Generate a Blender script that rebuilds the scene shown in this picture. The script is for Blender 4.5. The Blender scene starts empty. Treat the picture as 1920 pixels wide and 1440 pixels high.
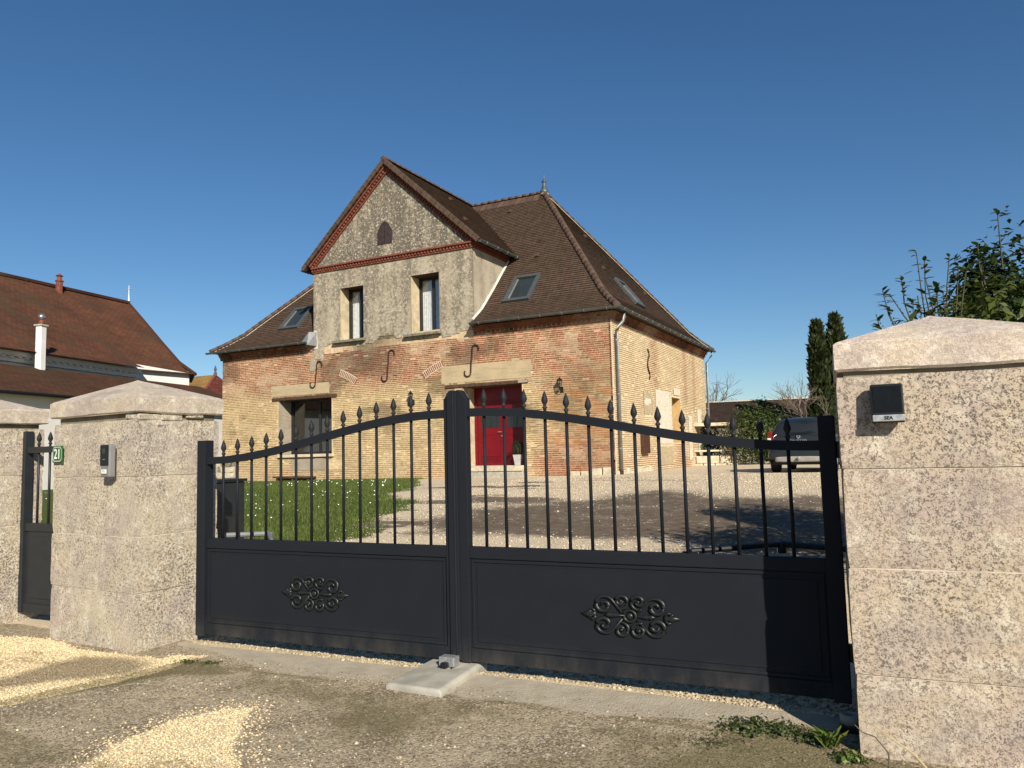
import bpy, math, random
import numpy as np
from math import sin, cos, pi, radians, sqrt, atan2
from mathutils import Vector, Matrix

random.seed(7); RNG = np.random.default_rng(11)
SC = bpy.context.scene; COL = SC.collection

# ------------------------------------------------------------------ camera, sky, sun, exposure
F_PX, PITCH, ROLL, EYE = 1426.12, 0.0886005, -0.0260818, 1.4
cam = bpy.data.cameras.new('camera'); cam_o = bpy.data.objects.new('camera', cam); COL.objects.link(cam_o)
cam.sensor_width = 36.0; cam.lens = F_PX/1920*36; cam.clip_start = .05; cam.clip_end = 3000
fw = Vector((0, cos(PITCH), sin(PITCH))); u0 = Vector((0, -sin(PITCH), cos(PITCH))); r0 = Vector((1, 0, 0))
rt = r0*cos(ROLL)+u0*sin(ROLL); up = u0*cos(ROLL)-r0*sin(ROLL)
M = Matrix((rt, up, -fw)).transposed().to_4x4(); M.translation = (0, 0, EYE)
cam_o.matrix_world = M; SC.camera = cam_o
SC.render.resolution_x, SC.render.resolution_y = 1024, 768

SUN_EL, SUN_AZ = radians(29.0), radians(162.3)      # azimuth clockwise from +Y: the sun is behind the camera, to the right
w = bpy.data.worlds.new('World'); SC.world = w; w.use_nodes = True
nt = w.node_tree; nt.nodes.clear()
sky = nt.nodes.new('ShaderNodeTexSky'); sky.sky_type = 'NISHITA'; sky.sun_disc = False
sky.sun_elevation = SUN_EL; sky.sun_rotation = SUN_AZ; sky.altitude = 200; sky.air_density = 1.0; sky.dust_density = .05; sky.ozone_density = 4.0
bg = nt.nodes.new('ShaderNodeBackground'); bg.inputs[1].default_value = .067
wo = nt.nodes.new('ShaderNodeOutputWorld'); hs = nt.nodes.new('ShaderNodeHueSaturation'); hs.inputs['Saturation'].default_value = 1.16
nt.links.new(sky.outputs[0], hs.inputs['Color']); nt.links.new(hs.outputs[0], bg.inputs[0]); nt.links.new(bg.outputs[0], wo.inputs[0])
sl = bpy.data.lights.new('sun', 'SUN'); sl.energy = 5.0; sl.angle = radians(.53); sl.color = (1, .915, .78)
so = bpy.data.objects.new('sun', sl); COL.objects.link(so)
sd = Vector((sin(SUN_AZ)*cos(SUN_EL), cos(SUN_AZ)*cos(SUN_EL), sin(SUN_EL)))
so.rotation_euler = sd.to_track_quat('Z', 'Y').to_euler(); so.location = sd*60
SC.view_settings.view_transform = 'Standard'; SC.view_settings.look = 'None'; SC.view_settings.gamma = 1
SC.view_settings.exposure = .46; SC.view_settings.use_curve_mapping = False

# ------------------------------------------------------------------ node helpers
ALB = .90      # common scale of all base colours
class NT:
    def __init__(s, name):
        s.m = bpy.data.materials.new(name); s.m.use_nodes = True; s.t = s.m.node_tree; s.t.nodes.clear()
        s.out = s.n('OutputMaterial'); s.b = s.n('BsdfPrincipled'); s.l(s.b.outputs[0], s.out.inputs[0]); s._co = None
    def n(s, k, **kw):
        x = s.t.nodes.new('ShaderNode'+k)
        for a, v in kw.items(): setattr(x, a, v)
        return x
    def l(s, a, b): s.t.links.new(a, b)
    def put(s, v, sock):
        if isinstance(v, bpy.types.NodeSocket): s.l(v, sock)
        elif isinstance(v, (tuple, list)): sock.default_value = (*v, 1) if len(v) == 3 and sock.type == 'RGBA' else v
        else: sock.default_value = v
    def co(s):
        if s._co is None: s._co = s.n('TexCoord').outputs['Object']
        return s._co
    def noise(s, sc, det=3, rough=.55, co=None, dist=0):
        x = s.n('TexNoise'); x.inputs['Scale'].default_value = sc; x.inputs['Detail'].default_value = det
        x.inputs['Roughness'].default_value = rough; x.inputs['Distortion'].default_value = dist
        s.l(co or s.co(), x.inputs['Vector']); return x.outputs[0]
    def vor(s, sc, feat='F1', out=0, co=None, rnd=1):
        x = s.n('TexVoronoi', feature=feat); x.inputs['Scale'].default_value = sc; x.inputs['Randomness'].default_value = rnd
        s.l(co or s.co(), x.inputs['Vector']); return x.outputs[out]
    def ramp(s, v, a, b, lo=0., hi=1.):
        x = s.n('MapRange'); x.interpolation_type = 'SMOOTHSTEP'
        s.put(v, x.inputs[0]); x.inputs[1].default_value = a; x.inputs[2].default_value = b; x.inputs[3].default_value = lo; x.inputs[4].default_value = hi
        return x.outputs[0]
    def mth(s, op, a, b=0.):
        x = s.n('Math', operation=op); s.put(a, x.inputs[0]); s.put(b, x.inputs[1]); return x.outputs[0]
    def mix(s, f, a, b, mode='MIX'):
        x = s.n('Mix', data_type='RGBA', blend_type=mode); s.put(f, x.inputs[0]); s.put(a, x.inputs[6]); s.put(b, x.inputs[7]); return x.outputs[2]
    def attr(s, name, out='Color'):
        x = s.n('Attribute'); x.attribute_name = name; return x.outputs[out]
    def bump(s, h, st=.5, d=.01):
        x = s.n('Bump'); x.inputs['Strength'].default_value = st; x.inputs['Distance'].default_value = d
        s.put(h, x.inputs['Height']); s.l(x.outputs[0], s.b.inputs['Normal']); return x.outputs[0]
    def set(s, c=None, r=None, met=None, spec=None):
        if c is not None: s.put(tuple(x*ALB for x in c) if isinstance(c, tuple) else s.mix(1., c, (ALB, ALB, ALB), 'MULTIPLY'), s.b.inputs['Base Color'])
        if r is not None: s.put(r, s.b.inputs['Roughness'])
        if met is not None: s.put(met, s.b.inputs['Metallic'])
        if spec is not None: s.put(spec, s.b.inputs['Specular IOR Level'])
        return s
    def stretch(s, x, y, z):
        k = s.n('Mapping'); k.inputs['Scale'].default_value = (x, y, z); s.l(s.co(), k.inputs[0]); return k.outputs[0]

def plain(name, c, r=.6, met=0, var=.12, sc=8, spec=.4, bump=0):
    m = NT(name); n = m.noise(sc, 4)
    m.set(m.mix(m.ramp(n, .3, .7), tuple(x*(1-var) for x in c), tuple(min(1, x*(1+var)) for x in c)), r, met, spec)
    if bump: m.bump(m.noise(sc*12, 4), bump, .004)
    return m.m

MT = {}
# pillar stone: warm limestone, pitted and speckled with dark lichen
def stone_mat(name, spot, dens, tint):
    m = NT(name)
    base = m.mix(m.ramp(m.noise(2.3, 4), .35, .65), (.47*tint[0], .39*tint[1], .285*tint[2]), (.40*tint[0], .325*tint[1], .275*tint[2]))
    base = m.mix(m.ramp(m.noise(9, 5), .45, .75), base, (.58*tint[0], .51*tint[1], .40*tint[2]))
    base = m.mix(m.ramp(m.noise(1.1, 5, .6), .52, .78, 0, .55), base, (.25, .205, .165))
    base = m.mix(m.ramp(m.noise(5, 6, .75), .47, .68, 0, .55), base, (.30*tint[0], .26*tint[1], .225*tint[2]))
    patch = m.ramp(m.mth('ADD', m.mth('MULTIPLY', m.noise(1.5, 3), .6), m.mth('MULTIPLY', m.noise(5, 3, .6, m.stretch(1.6, 1.6, .5)), .4)), dens, dens+.24)
    sp = m.ramp(m.mth('ADD', m.mth('MULTIPLY', m.noise(spot*2.3, 6, .75), .60), m.mth('MULTIPLY', m.noise(spot*.8, 4, .6, dist=.5), .40)), .500, .562)
    sp2 = m.ramp(m.noise(spot*4.2, 4, .7), .56, .64)
    base = m.mix(m.mth('MULTIPLY', sp, m.mth('ADD', m.mth('MULTIPLY', patch, .78), .14)), base, (.095, .078, .070))
    base = m.mix(m.mth('MULTIPLY', sp2, .55), base, (.14, .115, .10))
    m.set(base, .92, spec=.15)
    m.bump(m.mth('ADD', m.mth('MULTIPLY', sp, -.6), m.mth('ADD', m.noise(70, 6, .7), m.noise(14, 3))), .55, .012)
    return m.m
MT['stone'] = stone_mat('pillar_limestone', 72, .33, (1.26, 1.31, 1.31))
MT['stone_near'] = stone_mat('pillar_limestone_lichen', 58, .36, (1.20, 1.20, 1.20))
MT['capnear'] = stone_mat('near_cap_stone', 60, .62, (1.45, 1.47, 1.55))
MT['cap'] = stone_mat('pillar_cap_stone', 55, .55, (1.30, 1.33, 1.36))
m = NT('anthracite_gate_paint'); n = m.noise(3, 3)
m.set(m.mix(n, (.0112, .0132, .0195), (.0138, .0160, .0230)), m.ramp(m.noise(6, 4), .3, .7, .45, .6), 0, .10)
sx_ = m.n('SeparateXYZ'); m.l(m.co(), sx_.inputs[0]); spl = m.mth('MULTIPLY', m.ramp(m.noise(160, 3, .6), .63, .70), m.mth('MULTIPLY', m.ramp(sx_.outputs[2], .30, .07), m.ramp(m.noise(4, 3), .42, .6)))
dust = m.mth('MULTIPLY', m.ramp(sx_.outputs[2], .24, .04), m.ramp(m.noise(5, 5, .7, m.stretch(1, 1, .5)), .35, .7, 0, .22))
cg = m.mix(m.mth('MAXIMUM', m.mth('MULTIPLY', spl, .7), dust), m.mix(n, (.0135, .0158, .0208), (.0163, .0190, .0245)), (.17, .15, .12)); m.set(cg)
m.bump(m.noise(900, 2), .05, .0005); MT['gate'] = m.m
MT['castiron'] = plain('cast_ornament_paint', (.012, .015, .015), .40, 0, .15, 30, .4)
MT['gatefar'] = plain('wicket_paint', (.018, .021, .024), .5)
MT['black'] = plain('black_plastic', (.01, .01, .011), .35)
MT['zinc'] = plain('weathered_zinc', (.11, .125, .125), .5, .5, .2, 5)
MT['zincpipe'] = plain('bright_zinc_pipe', (.27, .285, .285), .5, .6, .18, 4)
MT['galv'] = plain('galvanised_steel', (.42, .43, .44), .45, .6, .2, 60)
MT['rust'] = plain('rusty_iron', (.055, .03, .02), .8, .2, .3, 20)
MT['frame'] = plain('anthracite_window_frame', (.018, .02, .022), .45)
MT['velux'] = plain('skylight_cladding', (.085, .095, .10), .45, .2)
MT['curtain'] = plain('white_curtain', (.72, .72, .72), .9)
MT['wood'] = plain('old_oak', (.085, .05, .033), .85, 0, .35, 14, .2, .5)
MT['brownwood'] = plain('brown_stained_wood', (.07, .026, .014), .6, 0, .25, 12)
MT['concrete'] = plain('cast_concrete', (.40, .38, .32), .9, 0, .2, 7, .2, .5)
MT['sill'] = plain('stone_sill', (.20, .18, .13), .9, 0, .3, 6, .2, .5)
MT['step'] = plain('pale_stone_step', (.55, .49, .36), .9, 0, .2, 5, .2, .4)
MT['red'] = plain('red_door_paint', (.16, .003, .009), .35, 0, .08, 3, .35)
MT['terracotta'] = plain('red_brick_moulding', (.20, .065, .042), .85, 0, .3, 9, .2, .4)
MT['white'] = plain('white_plaster', (.78, .76, .72), .9, 0, .05, 2, .2)
MT['flash'] = plain('mortar_fillet', (.66, .63, .56), .9, 0, .15, 6, .2)
MT['mortarline'] = plain('lime_mortar_bed', (.60, .52, .40), .95, 0, .2, 8, .1)
MT['bark'] = plain('grey_bark', (.13, .105, .08), .95, 0, .3, 12, .1, .5)
MT['twig'] = plain('bare_twig', (.17, .14, .105), .9, 0, .25, 6, .1)
MT['greystem'] = plain('green_brown_stem', (.075, .07, .042), .8, 0, .25, 20, .2)
MT['straw'] = plain('dry_straw', (.50, .40, .22), .9)
MT['tyre'] = plain('tyre_rubber', (.012, .012, .012), .85)
MT['carpaint'] = plain('grey_car_paint', (.026, .030, .034), .3, .25, .06, 2, .5)
MT['carlow'] = plain('grey_bumper_skid', (.34, .32, .28), .5, .2)
MT['chrome'] = plain('silver_trim', (.6, .6, .6), .25, .85, .05)
MT['redlamp'] = plain('red_tail_lamp', (.45, .01, .008), .2, 0, .1, 5, .6)
MT['clearlamp'] = plain('clear_lamp', (.7, .66, .6), .2)
MT['pot'] = plain('grey_planter', (.50, .49, .46), .7)
MT['ochrewall'] = plain('ochre_plaster', (.52, .36, .17), .95, 0, .12, 4, .1, .3)
MT['creamwall'] = plain('cream_plaster', (.62, .52, .38), .95, 0, .15, 3, .1, .3)
MT['reveal'] = plain('plaster_reveal', (.55, .46, .31), .95, 0, .2, 3, .1, .4)
MT['green'] = plain('green_enamel', (.02, .10, .022), .3, 0, .08)
MT['enamel'] = plain('white_enamel', (.75, .78, .70), .35)
MT['grey'] = plain('grey_plastic', (.20, .20, .20), .5)
MT['cross'] = plain('pale_metal_cross', (.45, .48, .5), .4, .4)

m = NT('window_glass'); m.t.nodes.remove(m.b)
tr = m.n('BsdfTransparent'); tr.inputs[0].default_value = (.86, .89, .89, 1); gl = m.n('BsdfGlossy'); gl.inputs['Roughness'].default_value = .02
gl.inputs[0].default_value = (.9, .95, 1, 1)
fr = m.n('Fresnel'); fr.inputs[0].default_value = 1.55; mx = m.n('MixShader')
mx.inputs[0].default_value = .13; m.l(tr.outputs[0], mx.inputs[1]); m.l(gl.outputs[0], mx.inputs[2]); m.l(mx.outputs[0], m.out.inputs[0])
MT['glass'] = m.m
MT['screen'] = plain('dark_screen', (.008, .010, .012), .25, 0, .1, 30, .12)
MT['darkglass'] = plain('dark_car_glass', (.012, .016, .018), .06, 0, .05, 2, .7)
MT['skyglass'] = plain('skylight_glass', (.03, .04, .042), .05, 0, .1, 2, .8)
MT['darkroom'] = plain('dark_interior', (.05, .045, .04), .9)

def attr_mat(name, rough=.9, nsc=40, amt=.25, bumpst=.4, spec=.15, bd=.006):
    m = NT(name); n = m.noise(nsc, 4)
    k = m.ramp(n, .25, .75, 1-amt, 1+amt); v = m.n('Combine' if False else 'CombineXYZ')
    for i in range(3): m.l(k, v.inputs[i])
    m.set(m.mix(1., m.attr('col'), v.outputs[0], 'MULTIPLY'), rough, 0, spec)
    m.bump(m.noise(nsc*2, 4, .7), bumpst, bd); return m.m
MT['brick'] = attr_mat('weathered_brick', .93, 14, .2, .5)
MT['mortar'] = attr_mat('lime_mortar_wall', .95, 9, .25, .6)
MT['tile'] = attr_mat('brown_roof_tile', .85, 5, .22, .25, .2)
MT['pebble'] = attr_mat('pebble_stone', .9, 60, .2, .2)
MT['leafattr'] = None
def leaf_mat(name, rough=.45, trans=.25):
    m = NT(name); c = m.attr('col'); m.set(c, rough, 0, .35)
    t = m.n('BsdfTranslucent'); m.l(m.mix(1., c, (1.0, 1.15, .5), 'MULTIPLY'), t.inputs[0]); mx = m.n('MixShader'); mx.inputs[0].default_value = trans
    m.l(m.b.outputs[0], mx.inputs[1]); m.l(t.outputs[0], mx.inputs[2]); m.l(mx.outputs[0], m.out.inputs[0]); return m.m
MT['leaf'] = leaf_mat('leaf'); MT['grass'] = leaf_mat('grass_blade', .6, .3)

# individual brick: colour picked per object
m = NT('corner_brick'); oi = m.n('ObjectInfo').outputs['Random']
c = m.mix(m.ramp(oi, .0, .55), (.30, .115, .05), (.42, .20, .085)); c = m.mix(m.ramp(oi, .6, .95), c, (.46, .30, .15))
n = m.noise(22, 4); c = m.mix(m.ramp(n, .45, .7, 0, .35), c, (.46, .35, .21)); m.set(c, .93, 0, .15); m.bump(m.noise(60, 4), .5, .006); MT['cornerbrick'] = m.m

# old render on the gable wall: tan coat, grey lichen, pale grit
def crepi(name, dark, lo, hi, white):
    m = NT(name)
    b = m.mix(m.ramp(m.noise(1.2, 4), .35, .65), (.36, .305, .225), (.46, .40, .30))
    vert = m.noise(1.0, 5, .6, m.stretch(2.2, 2.2, .45))
    g = m.ramp(m.mth('ADD', m.mth('MULTIPLY', vert, .42), m.mth('MULTIPLY', m.noise(8, 6, .8), .63)), lo, hi)
    b = m.mix(m.mth('MULTIPLY', g, dark), b, (.125, .108, .085))
    b = m.mix(m.mth('MULTIPLY', m.ramp(m.noise(11, 5, .8), .55, .62), white), b, (.66, .60, .48))
    m.set(b, .95, 0, .1); m.bump(m.noise(30, 6, .75), .8, .02); return m.m
MT['crepi'] = crepi('lichened_render', .72, .47, .60, .75)
MT['crepi_dark'] = crepi('lichened_pediment_render', .95, .40, .56, 1.0)
MT['crepi_side'] = crepi('return_wall_render', .6, .53, .66, .15)
# cement and lime patches on the brick
def patch_mat(name, a, b):
    m = NT(name); c = m.mix(m.ramp(m.noise(2.2, 4), .35, .7), a, b)
    st = m.ramp(m.noise(3.0, 4, .6, m.stretch(.35, 1, 4.5)), .52, .66, 0, .6); c = m.mix(st, c, tuple(x*.62 for x in a))
    m.set(c, .95, 0, .1); m.bump(m.noise(18, 6, .7), .7, .02); return m.m
MT['patch'] = patch_mat('cement_patch', (.52, .41, .255), (.44, .355, .225))
MT['patchgrey'] = patch_mat('grey_render_patch', (.40, .345, .27), (.34, .28, .20))
MT['patchwhite'] = patch_mat('lime_plaster_patch', (.72, .66, .54), (.66, .58, .44))

# church roof: red-brown flat tiles, rows as relief, mossy
def farroof(name, a, b, moss, rowsc, mossamt):
    m = NT(name); c = m.mix(m.ramp(m.noise(.35, 5, .65), .35, .65), a, b)
    br = m.n('TexBrick'); br.inputs['Scale'].default_value = 1; br.inputs['Brick Width'].default_value = .3; br.inputs['Row Height'].default_value = rowsc
    br.inputs['Mortar Size'].default_value = .014; br.inputs['Color1'].default_value = (1, 1, 1, 1); br.inputs['Color2'].default_value = (.72, .72, .72, 1); br.inputs['Mortar'].default_value = (.45, .45, .45, 1)
    uv = m.n('UVMap'); m.l(uv.outputs[0], br.inputs['Vector'])
    c = m.mix(1., c, br.outputs['Color'], 'MULTIPLY')
    c = m.mix(m.ramp(m.noise(.55, 6, .7), .5, .66, 0, mossamt), c, moss)
    c = m.mix(m.ramp(m.noise(7, 3, .6), .66, .72, 0, .5), c, tuple(x*1.9 for x in b))
    m.set(c, .9, 0, .1); m.bump(br.outputs['Fac'], -.6, .03); return m.m
MT['church_roof'] = farroof('red_brown_church_tiles', (.155, .066, .038), (.105, .05, .031), (.072, .05, .030), .2, .8)
MT['aisle_roof'] = farroof('mossy_aisle_tiles', (.115, .053, .03), (.085, .045, .027), (.06, .045, .025), .2, .8)
MT['ochre_roof'] = farroof('ochre_lichen_tiles', (.34, .21, .075), (.27, .15, .055), (.20, .13, .04), .22, .5)
MT['maroon_roof'] = farroof('maroon_tiles', (.15, .045, .035), (.12, .04, .03), (.085, .045, .03), .3, .4)
MT['dark_roof'] = farroof('dark_brown_tiles', (.055, .035, .028), (.045, .03, .024), (.035, .027, .02), .2, .5)

# ground: tarmac, pale gravel, darker yard tone with painted branch shade, moss, grass soil and concrete, blended by painted weights
m = NT('ground_surface')
w1, w2 = m.attr('wa'), m.attr('wb')
s1 = m.n('SeparateColor'); m.l(w1, s1.inputs[0]); s2 = m.n('SeparateColor'); m.l(w2, s2.inputs[0])
GV, DK, MO = s1.outputs; GR, CO, ST = s2.outputs
nf = m.noise(45, 5, .7); nm = m.noise(7, 5, .65); nl = m.noise(1.3, 4, .6); vo = m.vor(95); vc = m.vor(95, out=1); vo2 = m.vor(38); vc2 = m.vor(38, out=1)
gray1 = m.n('RGBToBW'); m.l(vc, gray1.inputs[0]); gray2 = m.n('RGBToBW'); m.l(vc2, gray2.inputs[0])
tar = m.mix(m.ramp(nl, .35, .65), (.40, .325, .215), (.48, .40, .28))
tar = m.mix(m.ramp(m.noise(2.1, 5, .65), .46, .62, 0, .8), tar, (.20, .16, .105)); tar = m.mix(m.ramp(nm, .35, .72, 0, .65), tar, (.24, .195, .135))
tar = m.mix(m.mth('MULTIPLY', m.ramp(gray1.outputs[0], .55, .8), .75), tar, (.60, .50, .35))
tar = m.mix(m.mth('MULTIPLY', m.ramp(gray1.outputs[0], .32, .18), .8), tar, (.13, .105, .07))
tar = m.mix(m.mth('MULTIPLY', m.ramp(gray2.outputs[0], .74, .8), m.ramp(nm, .5, .6)), tar, (.62, .54, .40))
grv = m.mix(m.ramp(gray1.outputs[0], .2, .8), (.66, .52, .31), (.86, .72, .49))
grv = m.mix(m.ramp(vo, .5, .9, 0, .55), grv, (.30, .215, .12))
gry = m.mix(m.ramp(gray1.outputs[0], .2, .8), (.56, .46, .32), (.74, .63, .46)); gry = m.mix(m.ramp(vo, .5, .9, 0, .25), gry, (.34, .27, .18))
gry = m.mix(m.ramp(nl, .48, .75, 0, .4), gry, (.48, .39, .27))
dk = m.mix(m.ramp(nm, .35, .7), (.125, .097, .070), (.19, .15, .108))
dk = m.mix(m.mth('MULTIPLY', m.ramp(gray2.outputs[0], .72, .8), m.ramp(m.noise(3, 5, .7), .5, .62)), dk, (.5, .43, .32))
mo = m.mix(m.ramp(nm, .35, .65), (.095, .09, .028), (.16, .13, .065))
gs = m.mix(nm, (.06, .095, .02), (.10, .115, .03))
cn = m.mix(m.ramp(nm, .35, .65), (.50, .44, .34), (.42, .365, .275)); cn = m.mix(m.mth('MULTIPLY', m.ramp(gray1.outputs[0], .7, .85), .4), cn, (.52, .46, .36))
def edge(wt, a=.42, b=.58, nz=.55): return m.ramp(m.mth('ADD', wt, m.mth('MULTIPLY', m.mth('SUBTRACT', m.mth('ADD', m.mth('MULTIPLY', nf, .45), m.mth('MULTIPLY', nm, .55)), .5), nz)), a, b)
sep = m.n('SeparateXYZ'); m.l(m.co(), sep.inputs[0])
c = tar
c = m.mix(edge(CO, nz=.3), c, cn)
c = m.mix(m.mth('MULTIPLY', edge(MO, .3, .9, 1.7), .7), c, mo)
c = m.mix(edge(GV), c, m.mix(m.ramp(sep.outputs[1], 6.2, 7.2), grv, gry))
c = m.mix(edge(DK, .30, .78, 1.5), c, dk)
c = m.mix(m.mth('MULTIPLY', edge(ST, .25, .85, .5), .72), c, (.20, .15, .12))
c = m.mix(edge(GR, .4, .6, .8), c, gs)
m.set(c, .95, 0, .1)
m.bump(m.mth('ADD', m.mth('MULTIPLY', vo, -.8), m.mth('ADD', nf, m.mth('MULTIPLY', nm, 1.6))), .45, .010)
MT['ground'] = m.m

# ------------------------------------------------------------------ mesh helpers
def tag(o, label=None, cat=None, group=None, kind=None):
    if label: o['label'] = label
    if cat: o['category'] = cat
    if group: o['group'] = group
    if kind: o['kind'] = kind
    return o
def empty(name, loc=(0, 0, 0), rz=0, label=None, cat=None, group=None):
    o = bpy.data.objects.new(name, None); COL.objects.link(o); o.location = loc; o.rotation_euler = (0, 0, rz); o.empty_display_size = .2
    return tag(o, label, cat, group)
def link(name, me, parent=None, loc=None, rot=None):
    o = bpy.data.objects.new(name, me); COL.objects.link(o)
    if parent: o.parent = parent
    if loc is not None: o.location = loc
    if rot is not None: o.rotation_euler = rot
    return o
class MB:
    def __init__(s): s.v = []; s.f = []; s.c = []
    def add(s, vs, fs, col=None):
        k = len(s.v); s.v += [tuple(x) for x in vs]; s.f += [tuple(i+k for i in f) for f in fs]
        if col is not None: s.c += [col]*len(fs)
        return s
    def quad(s, a, b, c, d, col=None): return s.add([a, b, c, d], [(0, 1, 2, 3)], col)
    def box(s, x0, x1, y0, y1, z0, z1, col=None):
        if x0 > x1: x0, x1 = x1, x0
        if y0 > y1: y0, y1 = y1, y0
        return s.add([(x0,y0,z0),(x1,y0,z0),(x1,y1,z0),(x0,y1,z0),(x0,y0,z1),(x1,y0,z1),(x1,y1,z1),(x0,y1,z1)],
                     [(0,3,2,1),(4,5,6,7),(0,1,5,4),(1,2,6,5),(2,3,7,6),(3,0,4,7)], col)
    def obox(s, mat, sx, sy, sz):
        vs = [mat @ Vector((x*sx/2, y*sy/2, z*sz/2)) for z in (-1, 1) for x, y in ((-1,-1),(1,-1),(1,1),(-1,1))]
        return s.add(vs, [(0,3,2,1),(4,5,6,7),(0,1,5,4),(1,2,6,5),(2,3,7,6),(3,0,4,7)])
    def tube(s, pts, r, n=8, cap=True, col=None):
        pts = [Vector(p) for p in pts]; rs = r if isinstance(r, (list, tuple)) else [r]*len(pts); vs = []; fs = []
        ref = Vector((0, 0, 1))
        for i, p in enumerate(pts):
            d = (pts[min(i+1, len(pts)-1)]-pts[max(i-1, 0)]).normalized()
            a = d.cross(ref)
            if a.length < .15: a = d.cross(Vector((1, 0, 0)))
            a.normalize(); b = d.cross(a)
            for k in range(n): vs.append(p+(a*cos(2*pi*k/n)+b*sin(2*pi*k/n))*rs[i])
        for i in range(len(pts)-1):
            for k in range(n): fs.append((i*n+k, i*n+(k+1) % n, (i+1)*n+(k+1) % n, (i+1)*n+k))
        if cap: fs += [tuple(range(n))[::-1], tuple((len(pts)-1)*n+k for k in range(n))]
        return s.add(vs, fs, col)
    def lathe(s, prof, n=14, c=(0, 0, 0), col=None):
        vs = []; fs = []
        for r, z in prof:
            for k in range(n): vs.append((c[0]+r*cos(2*pi*k/n), c[1]+r*sin(2*pi*k/n), c[2]+z))
        for i in range(len(prof)-1):
            for k in range(n): fs.append((i*n+k, i*n+(k+1) % n, (i+1)*n+(k+1) % n, (i+1)*n+k))
        fs += [tuple(range(n))[::-1], tuple((len(prof)-1)*n+k for k in range(n))]
        return s.add(vs, fs, col)
    def prism(s, poly, y0, y1):          # polygon in (x,z), extruded along y
        n = len(poly); vs = [(x, y0, z) for x, z in poly]+[(x, y1, z) for x, z in poly]
        return s.add(vs, [tuple(range(n)), tuple(range(2*n-1, n-1, -1))]+[(i, i+n, (i+1) % n+n, (i+1) % n) for i in range(n)])
    def mesh(s, name, mat, smooth=False):
        me = bpy.data.meshes.new(name); me.from_pydata(s.v, [], s.f)
        if mat is not None: me.materials.append(MT[mat] if isinstance(mat, str) else mat)
        if s.c and len(s.c) == len(s.f):
            a = me.color_attributes.new('col', 'FLOAT_COLOR', 'CORNER')
            arr = np.repeat(np.array([(*c, 1) for c in s.c], dtype=np.float32), [len(f) for f in s.f], axis=0); a.data.foreach_set('color', arr.ravel())
        if smooth: me.polygons.foreach_set('use_smooth', [True]*len(me.polygons))
        me.update(); return me
    def build(s, name, mat, parent=None, smooth=False, bevel=0, seg=2, kind=None):
        o = link(name, s.mesh(name, mat, smooth), parent)
        if bevel:
            b = o.modifiers.new('bevel', 'BEVEL'); b.width = bevel; b.segments = seg; b.limit_method = 'ANGLE'
        if kind: o['kind'] = kind
        return o
def npmesh(name, V, F, mat, cols=None):
    me = bpy.data.meshes.new(name); V = np.asarray(V, np.float32); F = np.asarray(F, np.int32); k = F.shape[1]
    me.vertices.add(len(V)); me.vertices.foreach_set('co', V.ravel()); me.loops.add(F.size); me.loops.foreach_set('vertex_index', F.ravel())
    me.polygons.add(len(F)); me.polygons.foreach_set('loop_start', np.arange(0, F.size, k, dtype=np.int32)); me.polygons.foreach_set('loop_total', np.full(len(F), k, np.int32))
    me.materials.append(MT[mat]); me.update(calc_edges=True)
    if cols is not None:
        a = me.color_attributes.new('col', 'FLOAT_COLOR', 'CORNER'); c4 = np.concatenate([np.asarray(cols, np.float32), np.ones((len(F), 1), np.float32)], 1)
        a.data.foreach_set('color', np.repeat(c4, k, axis=0).ravel())
    me.validate(); return me
def uvmap(o, ax, ay):
    me = o.data; uv = me.uv_layers.new(name='UVMap'); ax = Vector(ax); ay = Vector(ay)
    for lp in me.loops:
        p = me.vertices[lp.vertex_index].co; uv.data[lp.index].uv = (p.dot(ax), p.dot(ay))
def text_mesh(body, size, mat, depth=.001, bold=0.):
    cu = bpy.data.curves.new('lettering', 'FONT'); cu.body = body; cu.size = size; cu.extrude = depth; cu.offset = bold; cu.align_x = 'CENTER'; cu.align_y = 'CENTER'
    t = bpy.data.objects.new('tmp', cu); COL.objects.link(t); dg = bpy.context.evaluated_depsgraph_get()
    me = bpy.data.meshes.new_from_object(t.evaluated_get(dg)); bpy.data.objects.remove(t); me.name = 'lettering'; me.materials.clear(); me.materials.append(MT[mat]); return me

# value noise in numpy
_tab = RNG.random((64, 64))
def vnoise(x, y):
    x = np.asarray(x, float); y = np.asarray(y, float); xi = np.floor(x).astype(int); yi = np.floor(y).astype(int); fx = x-xi; fy = y-yi
    fx = fx*fx*(3-2*fx); fy = fy*fy*(3-2*fy); g = lambda a, b: _tab[a % 64, b % 64]
    return (g(xi, yi)*(1-fx)+g(xi+1, yi)*fx)*(1-fy)+(g(xi, yi+1)*(1-fx)+g(xi+1, yi+1)*fx)*fy
def fbm(x, y, o=4):
    s = 0; a = .5
    for k in range(o): s = s+a*vnoise(np.asarray(x)*2**k+k*7.3, np.asarray(y)*2**k+k*3.1); a *= .5
    return s/(1-.5**o)
def sm(x, a, b):
    x = np.clip((np.asarray(x, float)-a)/(b-a), 0, 1); return x*x*(3-2*x)
def inpoly(px, py, poly):
    px = np.asarray(px); py = np.asarray(py); r = np.zeros(px.shape, bool); n = len(poly)
    for i in range(n):
        x0, y0 = poly[i]; x1, y1 = poly[(i+1) % n]
        if y0 == y1: continue
        c = ((y0 > py) != (y1 > py)) & (px < (x1-x0)*(py-y0)/(y1-y0)+x0); r ^= c
    return r
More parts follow.
